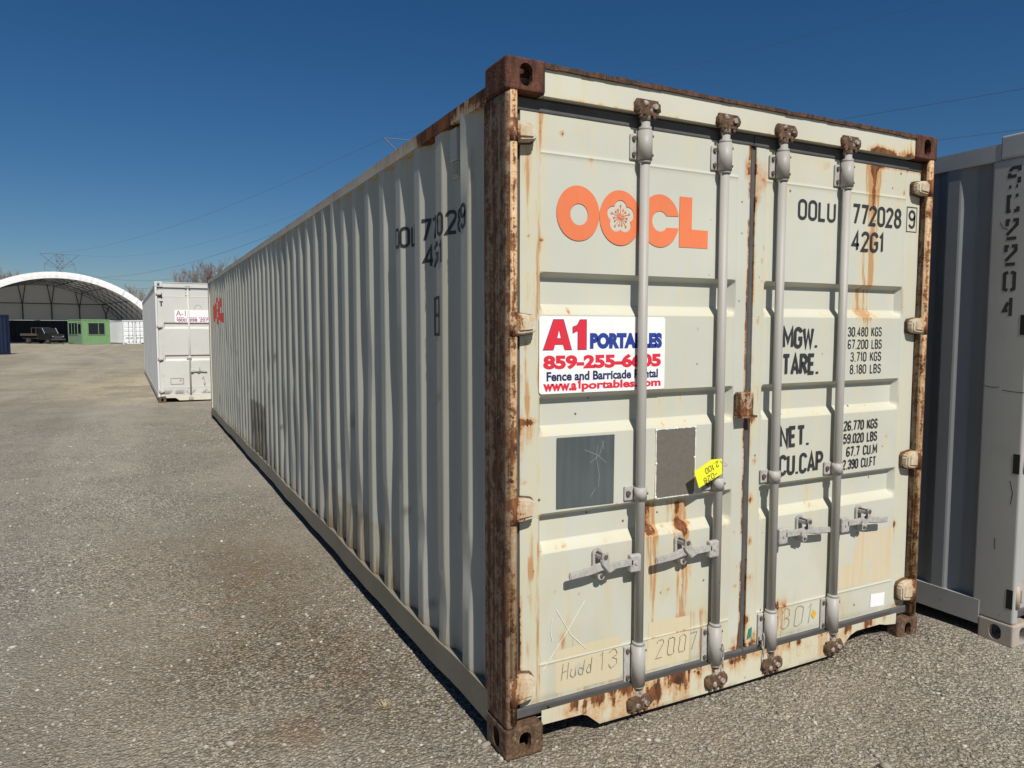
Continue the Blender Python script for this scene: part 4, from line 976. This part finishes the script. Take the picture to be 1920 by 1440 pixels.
def w_wall(y, z):
    d = 0 * y
    for i in range(60): d = d + .6 * blob(y, z, random.uniform(.2, 10), random.uniform(.3, 2.3), .03, random.uniform(.02, .12))
    return dict(dirt=d, rust=.25 * sstep(z, .3, .2))
def w_door(x, z):
    n = fbm(x, z, 14, 4, 3)
    return dict(dirt=.85 * rect(x, z, 0, 3, .165, .235, .01) * (n > .52) + .6 * blob(x, z, .11, .9, .03, .5) * (n > .56), stain=.22 * gaus(z, 1.70, .03) + .22 * gaus(z, 1.0, .03) + .6 * blob(x, z, .62, .23, .06, .03) + .08, rust=.3 * rect(x, z, 0, 3, .165, .2, .01) * (n > .6))
WHITE = dict(MAIN, cast=M['white_c'], cast_low=M['cast_low'], post=weathered('white_post_paint', (.64, .64, .6), rust=.02, chip=0, speck=.3), post_edge=M['white_c'], rail=M['white_side'], rail_low=M['white_side'], side=M['white_side'], header=M['white_c'], lip=M['white_side'], sill=weathered('white_sill_paint', (.6, .58, .5), rust=.12, stain=.15), door=M['white_c'], hinge=M['white_c'], rod=M['white_c'], bracket=M['white_c'], gasket=M['white_side'], cam=M['bracket'], keeper=M['bracket'])
wc, (wL, wR), _ = container('shipping_container', 'white container behind the foreground one, white phone number sign on its door', (-.808, 15.60, 0), R(.8), H=2.690, mats=WHITE, detail=1, doors='two', wall_masks=w_wall, door_masks=(w_door, w_door), cast_mats=(M['white_c'], M['cast_low']), rod_xs=(.675, 1.763), hide_rods=True)
v, f = poly_fill([rrect(.39, 1.19, 1.79, 2.075, .03)], .046); mesh('sign', v, f, M['signwhite'], wL)
lettering('sign_lettering', [('1800 998 2077', .43, 1.807, .072, .70, .22)], M['purple'], wL, .0452)
v, f = font_text('A-1', .42, 1.935, .20, .12, .0452, .0); mesh('sign_lettering', v, f, M['purple'], wL)
vs, fs = [], []
for i in range(17):
    if i % 6 == 4: continue
    v, f = strokes_mesh([[(.43 + i * .042, 1.897), (.46 + i * .042, 1.897)]], .016, .0452); n0 = len(vs); vs += v; fs += [tuple(q + n0 for q in a) for a in f]
mesh('sign_small_print', vs, fs, M['purple'], wL)
lettering('lettering', [('4', .094, 2.30, .13, .065, .22), ('T', .094, 2.13, .13, .07, .22)], M['ink'], wL)
mesh('scribble', *strokes_mesh([ell(.88, 2.085, .075, .10, 20)[:11]], .007, .0475), M['pencil'], wL)
mesh('scribble', *strokes_mesh([[(.92, .50), (.95, .56), (.97, .47), (.93, .53)], [(.95, .45), (.99, .40), (.96, .36), (1.0, .33), (.95, .40)], [(.27, .40), (.53, .40), (.53, .53), (.27, .53), (.27, .40)], [(.45, .45), (.47, .50), (.50, .47)]], .008, .0475), M['ink'], wL)

FARW = {a: M['white_far'] for a in MAIN}; FARW.update(gasket=M['wire'], bolt=M['wire'], rod=M['steel'], bracket=M['steel'], under=M['under'], cam=M['steel'])
container('shipping_container', 'small white container with white double doors beside the green booth', (-2.60, 90.64, 0), R(14), L=6.058, H=2.70, mats=FARW, detail=1)
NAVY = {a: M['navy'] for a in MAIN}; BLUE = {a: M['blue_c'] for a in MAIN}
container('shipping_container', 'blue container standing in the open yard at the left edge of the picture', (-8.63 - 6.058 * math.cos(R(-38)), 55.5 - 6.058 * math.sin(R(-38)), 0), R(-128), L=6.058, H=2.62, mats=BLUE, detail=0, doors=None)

# ---------------------------------------------------------------- the arched canopy on navy containers
AX = R(13.3); FC = Vector((-9.0, 96.19, 0)); AL = 17.0       # axis leans left as it goes back
HR, ZC, ZB = 13.4, 8.25 - 13.4, 2.95                          # arch radius, centre height, spring height
HW = math.sqrt(HR ** 2 - (ZB - ZC) ** 2)
cn = thing('arched_canopy', 'big white arched fabric canopy open at the front, spanning navy containers', 'canopy', (FC.x, FC.y, 0), AX)
a0 = math.asin(HW / HR)
def arch_pts(r, n=40): return [(r * math.sin(-a0 + 2 * a0 * i / n), ZC + r * math.cos(-a0 + 2 * a0 * i / n)) for i in range(n + 1)]
def arch_sheet(name, r, y0, y1, mat, inv=False, n=40):
    p = arch_pts(r, n); v = [(a, y, b) for y in (y0, y1) for a, b in p]; m = n + 1
    f = [(i, i + 1, m + i + 1, m + i) for i in range(n)]
    return mesh(name, v, [q[::-1] for q in f] if inv else f, mat, cn, smooth=True)
arch_sheet('membrane', HR, 0, AL, M['fabric'])
po, pi = arch_pts(HR, 80), arch_pts(HR - .72, 80); v, f = [], []
for i, (a, b_) in enumerate(zip(po, pi)):
    y = -.05 - .08 * (i % 2) * random.random()
    v += [(a[0], y, a[1]), ((a[0] + b_[0]) / 2, y - .05 * random.random(), (a[1] + b_[1]) / 2), (b_[0], y, b_[1]), (b_[0], .15, b_[1])]
for i in range(80):
    for q in range(3): f.append((4 * i + q, 4 * i + 4 + q, 4 * i + 5 + q, 4 * i + 1 + q))
mesh('front_flap', v, f, M['fabric'], cn)
for j in range(7):
    y = .25 + j * (AL - .5) / 6; b = MB()
    for r_ in (HR - .16, HR - .68):
        p = arch_pts(r_, 28); b.tube([(q[0], y, q[1]) for q in p], .035, 5)
    p, q = arch_pts(HR - .16, 28), arch_pts(HR - .68, 28)
    for i in range(0, 28, 1): b.cyl((p[i][0], y, p[i][1]), (q[i + 1][0], y, q[i + 1][1]), .02, 4)
    b.build('truss_arch', M['steel'], cn)
for fr_ in (-.8, -.55, -.3, -.05, .2, .45, .7):
    a = a0 * fr_; b = MB(); b.cyl(((HR - .5) * math.sin(a), .2, ZC + (HR - .5) * math.cos(a)), ((HR - .5) * math.sin(a), AL - .2, ZC + (HR - .5) * math.cos(a)), .05, 5); b.build('purlin', M['steel'], cn)
p = arch_pts(HR - .002, 40); v = [(a, AL - .05, b_) for a, b_ in p] + [(a, AL - .05, ZB) for a, _ in p]
mesh('end_membrane', v, [(41 + i, 42 + i, i + 1, i) for i in range(40)], M['fabric_end'], cn)
for xx in (-8.1, -4.85, -1.6, 1.65, 4.9, 8.1):
    b = MB(); zt = ZC + math.sqrt((HR - .6) ** 2 - xx ** 2); zm = ZB + (zt - ZB) * .42
    b.cyl((xx, AL - .35, ZB), (xx, AL - .35, zm), .085, 6); b.cyl((xx, AL - .35, zm), (xx - .42, AL - .35, zt + .1), .06, 5); b.cyl((xx, AL - .35, zm), (xx + .42, AL - .35, zt + .05), .06, 5)
    b.build('end_column', M['steel'], cn)
b = MB(); zz = ZB + 2.15; hw = math.sqrt((HR - .3) ** 2 - (zz - ZC) ** 2); b.cyl((-hw, AL - .3, zz), (hw, AL - .3, zz), .06, 5); b.build('girt', M['steel'], cn)
b = MB(); b.box(-HW + .4, HW - .4, AL - .42, AL - .34, ZB - .04, ZB + .03); b.build('base_angle', M['white_far'], cn)
cm = Matrix.Translation((FC.x, FC.y, 0)) @ Matrix.Rotation(AX, 4, 'Z')
def canopy_box(label, lx, ly, lrz, L, W=2.438):
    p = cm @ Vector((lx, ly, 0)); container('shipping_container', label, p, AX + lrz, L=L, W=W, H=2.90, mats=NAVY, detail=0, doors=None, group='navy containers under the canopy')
canopy_box('navy container forming the back wall of the canopy behind the black truck', .05, AL - .3, R(90), 12.192)
canopy_box('navy container forming the back wall of the canopy behind the green booth', .05 + 12.25, AL - .3, R(90), 12.192)
canopy_box('navy container carrying the right foot of the canopy roof', HW - .35, -.2, 0, 16.8)
canopy_box('navy container carrying the left foot of the canopy roof', -HW + .35 - 2.438, -.2, 0, 16.8)

# ---------------------------------------------------------------- the green booth
bt = thing('green_booth', 'light green corrugated office booth with dark windows beside the black truck', 'booth', (-6.54, 90.42, 0), R(-8))
# front right face along +x, left face along +y (local), nearest corner at the origin; turned so both faces show
bt.rotation_euler = (0, 0, R(27))
bw, bd, bh = 3.0, 3.4, 2.74
def ribbed(x0, x1, z0, z1, pitch=.2, dep=.04):
    pts = []; x = x0
    while x < x1 - 1e-6:
        pts += [(x, 0), (x + pitch * .3, 0), (x + pitch * .45, dep), (x + pitch * .85, dep)]; x += pitch
    pts = [p for p in pts if p[0] < x1] + [(x1, 0)]
    v, f = [], []
    for a, b in pts: v += [(a, b, z0), (a, b, z1)]
    for i in range(len(pts) - 1): f.append((2 * i, 2 * i + 2, 2 * i + 3, 2 * i + 1))
    return v, f
v, f = [], []
def app(q, tf):
    n0 = len(v); v.extend(tf(p) for p in q[0]); f.extend(tuple(i + n0 for i in k) for k in q[1])
fx = lambda p: (p[0], p[1] + .02, p[2]); lx = lambda p: (p[1] + .02, bd - p[0], p[2])
for (x0, x1, z0, z1) in ((.1, bw - .1, .12, 1.05), (.1, .62, 1.05, bh - .1), (bw - .55, bw - .1, 1.05, bh - .1), (.62, bw - .55, 2.42, bh - .1)): app(ribbed(x0, x1, z0, z1), fx)
for (x0, x1, z0, z1) in ((.1, bd - .1, 2.42, bh - .1),): app(ribbed(x0, x1, z0, z1), lx)
mesh('wall', v, f, M['booth'], bt)
b = MB(); b.box(.03, .06, .1, bd - .1, .12, 1.05); b.box(.1, bw - .1, bd - .06, bd - .03, .12, bh - .1); b.box(bw - .06, bw - .03, .1, bd - .1, .12, bh - .1); b.build('wall', M['booth_trim'], bt)
b = MB()
for x, y in ((0, 0), (bw - .1, 0), (0, bd - .1), (bw - .1, bd - .1)): b.box(x, x + .1, y, y + .1, .02, bh - .02)
for z0, z1 in ((.02, .12), (bh - .1, bh)): b.box(.1, bw - .1, .004, .1, z0, z1); b.box(.004, .1, .1, bd - .1, z0, z1); b.box(.1, bw - .1, bd - .1, bd - .004, z0, z1); b.box(bw - .1, bw - .004, .1, bd - .1, z0, z1)
b.build('frame', M['booth'], bt)
b = MB(); b.box(.02, bw - .02, .02, bd - .02, bh - .03, bh + .03, .01); b.build('roof', M['booth'], bt)
def window(x0, x1, z0, z1, side, bars):
    tfb = (lambda a, b_, c, d, e, g: (a, b_, c, d, e, g)) if not side else (lambda a, b_, c, d, e, g: (c, d, bd - b_, bd - a, e, g))
    b = MB(); b.box(*tfb(x0, x1, -.02, .05, z0 - .06, z0)); b.box(*tfb(x0, x1, -.02, .05, z1, z1 + .06)); b.box(*tfb(x0 - .06, x0, -.02, .05, z0 - .06, z1 + .06)); b.box(*tfb(x1, x1 + .06, -.02, .05, z0 - .06, z1 + .06))
    for x in bars: b.box(*tfb(x - .03, x + .03, -.01, .04, z0, z1))
    w_ = b.build('window', M['booth_trim'], bt); g_ = MB(); g_.box(*tfb(x0, x1, .02, .03, z0, z1)); g_.build('pane', M['glass'], w_)
window(.68, bw - .61, 1.12, 2.36, False, (1.75,)); window(.2, 2.3, 1.12, 2.36, True, (.9, 1.6))
b = MB(); b.box(.012, .05, .2, 1.0, .12, 2.38); d_ = b.build('door', M['booth_trim'], bt); b = MB(); b.box(-.01, .02, .28, .92, 1.2, 2.25); b.build('door_pane', M['glass'], d_); b = MB(); b.box(-.04, .012, .86, .90, 1.0, 1.14); b.build('handle', M['chrome'], d_)

# ---------------------------------------------------------------- black flatbed truck under the canopy
tk = thing('flatbed_truck', 'black flatbed truck parked in the shade under the canopy', 'truck', (-9.3, 96.4, 0), R(-62))
# local: front towards -y ... built nose at y = 0, tail at +y, x across; turned so the bed trails off to the left
tk.rotation_euler = (0, 0, R(40)); TW = 1.75
b = MB(); b.prism([(0, .55), (0, .98), (.1, 1.08), (1.15, 1.16), (1.2, 1.2), (2.3, 1.2), (2.3, .45), (.1, .45)], 'x', -TW / 2, TW / 2, .03); b.build('body', M['truck'], tk)
b = MB(); b.prism([(1.1, 1.18), (1.55, 1.80), (2.25, 1.83), (2.3, 1.18)], 'x', -TW / 2 + .06, TW / 2 - .06, .02); cab = b.build('cab', M['truck'], tk)
b = MB(); b.prism([(1.12, 1.22), (1.50, 1.76), (1.53, 1.74), (1.16, 1.20)], 'x', -TW / 2 + .16, TW / 2 - .16); b.build('windscreen', M['glass'], cab)
b = MB(); b.cyl((TW / 2 - .07, 1.08, 1.18), (TW / 2 - .07, 1.52, 1.82), .035, 6); b.cyl((-TW / 2 + .07, 1.08, 1.18), (-TW / 2 + .07, 1.52, 1.82), .03, 6); b.build('windscreen_pillar', M['steel2'], cab)
for s in (-1, 1):
    b = MB(); b.cyl((s * .62, -.03, .85), (s * .62, .05, .85), .09, 12); b.build('headlight', M['chrome'], tk)
    for y in (.6, 4.0):
        b = MB(); b.cyl((s * .86, y, .36), (s * .64, y, .36), .36, 20); wl = b.build('wheel', M['tyre'], tk)
        b = MB(); b.cyl((s * .87, y, .36), (s * .84, y, .36), .19, 14); b.build('rim', M['steel'], wl)
b = MB(); b.box(-TW / 2, TW / 2, -.09, .0, .42, .58, .02); b.build('bumper', M['steel'], tk)
b = MB(); b.box(-.5, .5, -.012, .01, .62, .92); [b.box(-.5, .5, -.02, -.012, .65 + i * .07, .68 + i * .07) for i in range(4)]; b.build('grille', M['steel'], tk)
b = MB(); b.box(-1.0, 1.0, 2.4, 5.1, .92, 1.04, .01); b.box(-1.0, -.96, 2.4, 5.1, 1.04, 1.2); b.box(.96, 1.0, 2.4, 5.1, 1.04, 1.2); b.box(-.8, .8, 2.4, 5.0, .6, .72); b.build('flatbed', M['bed'], tk)
b = MB(); b.cyl((-.85, 2.5, 1.04), (-.85, 2.5, 1.85), .03, 6); b.cyl((.85, 2.5, 1.04), (.85, 2.5, 1.85), .03, 6); b.cyl((-.85, 2.5, 1.85), (.85, 2.5, 1.85), .03, 6); b.cyl((-.85, 3.3, 1.85), (-.85, 2.5, 1.85), .03, 6); b.cyl((-.85, 3.3, 1.04), (-.85, 3.3, 1.85), .03, 6); b.build('headboard_rack', M['steel'], tk)
st_ = thing('steel_skid', 'low rusty steel skid lying on the ground in front of the black truck', 'skid', (-8.5, 92.5, 0), R(5))
b = MB(); b.box(-1.0, 1.0, -.05, .05, .12, .18); b.box(-1.0, 1.0, .55, .65, .12, .18); b.build('runner', M['bed'], st_)
for x in (-.95, 0, .95): b = MB(); b.box(x - .05, x + .05, -.08, .7, 0, .12); b.build('bearer', M['steel'], st_)

# ---------------------------------------------------------------- pylons and lines
def pylon(label, loc, rz):
    t = thing('transmission_tower', label, 'pylon', loc, rz, 'transmission towers')
    r_ = .11; H0 = 34.5; zs = [0, 8, 14, 19, 23.5, 26.2, 28.6, 31.5, H0]; hw_ = [3.6, 2.5, 1.9, 1.6, 1.45, 1.4, 1.35, 1.3, 1.3]
    b = MB()
    for i in range(8):
        z0, z1, w0, w1 = zs[i], zs[i + 1], hw_[i], hw_[i + 1]
        for sx in (-1, 1):
            for sy in (-1, 1): b.cyl((sx * w0, sy * w0, z0), (sx * w1, sy * w1, z1), r_, 4)
            b.cyl((sx * w0, -w0, z0), (sx * w1, w1, z1), r_ * .6, 4); b.cyl((sx * w0, w0, z0), (sx * w1, -w1, z1), r_ * .6, 4)
            b.cyl((-w0, sx * w0, z0), (w1, sx * w1, z1), r_ * .6, 4); b.cyl((w0, sx * w0, z0), (-w1, sx * w1, z1), r_ * .6, 4)
            b.cyl((-w1, sx * w1, z1), (w1, sx * w1, z1), r_ * .7, 4)
    b.build('mast', M['pylon'], t)
    for s in (-1, 1):
        b = MB(); b.cyl((s * 7.2, 0, H0), (s * 1.3, 0, 29.2), r_ * 1.2, 4); b.cyl((s * 7.2, 0, H0), (s * 1.3, 0, H0), r_ * .7, 4); b.cyl((s * 5.6, 0, 30.2), (s * 1.3, 0, H0), r_ * .7, 4)
        b.cyl((s * 5.6, 0, 30.2), (s * 1.3, 0, 28.6), r_ * .8, 4); b.cyl((s * 5.6, 0, 30.2), (s * 1.3, 0, 30.2), r_ * .6, 4); b.cyl((s * 5.6, 0, 30.2), (s * 3.9, 0, 31.5), r_ * .6, 4); b.build('crossarm', M['pylon'], t)
        b = MB(); b.cyl((s * 5.6, 0, 30.2), (s * 5.6, 0, 27.4), .14, 6); b.build('insulator', M['pylon'], t)
    return t
P1, P2, P3 = Vector((-30.1, 372.6, 0)), Vector((44.8, 120.2, 0)), Vector((124.2, -147.4, 0))
dirv = (P2 - P1).normalized(); ra = math.atan2(dirv.y, dirv.x) - math.pi / 2
pylon('distant steel lattice transmission tower standing behind the arched canopy', P1, R(4))
pylon('nearer transmission tower, only its arm tip showing above the cream container roof', P2, R(-8))
side1, side2 = Vector((math.cos(R(4)), math.sin(R(4)), 0)), Vector((math.cos(R(-8)), math.sin(R(-8)), 0))
perp = Vector((-dirv.y, dirv.x, 0)) * -1
def cable(label, A, B, sag, r_):
    n = 40; pts = []
    for i in range(n + 1):
        q = i / n; p = A.lerp(B, q); p.z -= 4 * sag * q * (1 - q); pts.append(p)
    v, f = [], []
    d = (B - A).normalized(); sd_ = d.cross(Vector((0, 0, 1))).normalized()
    for p in pts: v += [p + sd_ * r_, p + Vector((0, 0, r_)), p - sd_ * r_, p - Vector((0, 0, r_))]
    for i in range(n):
        for q in range(4): f.append((4 * i + q, 4 * i + (q + 1) % 4, 4 * i + 4 + (q + 1) % 4, 4 * i + 4 + q))
    return tag(mesh('power_line', v, f, M['cable']), label, 'cable', 'overhead power lines')
z = Vector((0, 0, 1))
cable('overhead wire from the left arm tip of the distant tower to the nearer tower', P1 - side1 * 7.2 + z * 34.5, P2 - side2 * 7.2 + z * 34.5, 5, .02)
cable('overhead wire from the right arm tip of the distant tower', P1 + side1 * 7.2 + z * 34.5, P2 + side2 * 7.2 + z * 34.5, 7, .016)
cable('overhead conductor from the left insulator of the distant tower', P1 - side1 * 5.6 + z * 27.4, P2 - side2 * 5.6 + z * 27.4, 8.5, .028)
cable('overhead conductor from the right insulator of the distant tower', P1 + side1 * 5.6 + z * 27.4, P2 + side2 * 5.6 + z * 27.4, 9.5, .028)
cable('lowest overhead wire dipping just above the white container', P1 + side1 * 1.0 + z * 23, P2 + side2 * 2 + z * 22, 7.5, .028)
cable('upper faint overhead wire in the sky at the right', P2 - side2 * 7.2 + z * 34.5, P3 - side2 * 7.2 + z * 34.5, 5, .014)
cable('darker overhead conductor in the sky at the right, above the grey container', P2 - side2 * 5.6 + z * 27.4, P3 - side2 * 5.6 + z * 27.4, 6.5, .022)
cable('lowest overhead conductor in the sky at the right, meeting the rusty roof corner', P2 + side2 * 5.6 + z * 27.4, P3 + side2 * 5.6 + z * 27.4, 8, .022)

# ---------------------------------------------------------------- bare trees far behind
def tree_meshes(seed, h):
    rd = random.Random(seed); vs, fs, ts, tf = [], [], [], []
    def seg(V, F, a, b, ra_, rb):
        d = (b - a); 
        if d.length < 1e-5: return
        s = d.cross(Vector((.3, .9, .2))).normalized(); u = d.cross(s).normalized(); n0 = len(V)
        for p, q in ((a, ra_), (b, rb)):
            for k in range(3): V.append(p + (s * math.cos(k * 2.094) + u * math.sin(k * 2.094)) * q)
        for k in range(3): F.append((n0 + k, n0 + (k + 1) % 3, n0 + 3 + (k + 1) % 3, n0 + 3 + k))
    def grow(p, d, ln, r_, lvl):
        V, F = (vs, fs) if lvl < 1 else (ts, tf); n = 4 if lvl < 2 else 3
        for i in range(n):
            q = p + d * (ln / n); r2 = r_ * (1 - .6 / n); seg(V, F, p, q, r_, r2)
            p, r_ = q, r2; d = (d + Vector((rd.uniform(-.16, .16), rd.uniform(-.16, .16), rd.uniform(-.02, .14)))).normalized()
            if lvl < 5 and (lvl or i > 0):
                for _ in range(2 if lvl < 4 else 3):
                    if rd.random() < .92:
                        a = rd.uniform(0, 6.28); t_ = Vector((math.cos(a), math.sin(a), rd.uniform(.3, .9))).normalized()
                        grow(p, (d * .75 + t_ * .65).normalized(), ln * rd.uniform(.42, .62), max(r_ * .55, .013), lvl + 2 if rd.random() < .35 else lvl + 1)
    grow(Vector((0, 0, 0)), Vector((0, 0, 1)), h * .62, h * .017, 0)
    return (vs, fs), (ts, tf)
SP = [(6.6, 123, 12.4), (9.2, 110.5, 11.6), (7.9, 117, 11.0), (11.0, 104, 12.0), (5.1, 124, 11.6), (13.5, 113, 12.6), (-.4, 143.4, 10.0), (1.2, 137, 9.8), (-1.7, 150, 9.6), (-22.7, 155, 12.6), (-21.0, 157, 11.6), (-24.0, 150, 13.4)]
TL = ['bare tree rising behind the far roof corner of the cream container', 'bare tree half hidden behind the far end of the cream container', 'bare bushy tree between the white container roof and the cream container', 'bare tree mostly hidden behind the corrugated side of the cream container',
      'small bare tree with its crown over the white container roof', 'bare tree hidden lowest behind the cream container rails', 'bare thicket tree just right of the canopy arch', 'bare thicket tree nearest the left roof edge of the white container', 'low bare thicket tree touching the canopy arch',
      'bare tree at the left picture edge above the canopy roof', 'lower bare tree right beside the tree at the left picture edge', 'tall bare tree cut by the left picture edge']
protos = [tree_meshes(s, 10) for s in (3, 8, 21, 34)]
pm = []
for (a, b) in protos:
    m1 = bpy.data.meshes.new('trunk'); m1.from_pydata(a[0], [], a[1]); m1.materials.append(M['bark']); m2 = bpy.data.meshes.new('crown'); m2.from_pydata(b[0], [], b[1]); m2.materials.append(M['bark']); pm.append((m1, m2, max(p.z for p in b[0])))
for i, ((x, y, h), lb) in enumerate(zip(SP, TL)):
    t = thing('bare_tree', lb, 'tree', (x, y, 0), i * 1.9, 'bare trees beyond the yard'); m1, m2, th = pm[i % 4]; t.scale = (h / th * 1.1,) * 2 + (h / th,)
    for nm, m_ in (('trunk', m1), ('crown', m2)):
        o = bpy.data.objects.new(nm, m_); col.objects.link(o); o.parent = t

# ---------------------------------------------------------------- a straw tuft by the container
vs, fs = [], []
for i in range(90):
    a = random.uniform(0, 6.28); r_ = random.uniform(0, .02); l = random.uniform(.02, .065); th = random.uniform(.15, 1.2); p = Vector((r_ * math.cos(a), r_ * math.sin(a), -.002))
    d = Vector((math.cos(a) * math.sin(th), math.sin(a) * math.sin(th), math.cos(th) * .6)); s = d.cross(Vector((0, 0, 1))).normalized() * .0012; n0 = len(vs)
    vs += [p - s, p + s, p + d * l]; fs.append((n0, n0 + 1, n0 + 2))
o = mesh('straw_tuft', vs, fs, M['straw']); o.location = (-.285, .607, float(ground_z(np.array([-.285]), np.array([.607]))[0])); tag(o, 'small tuft of dry straw on the gravel beside the cream container', 'straw')
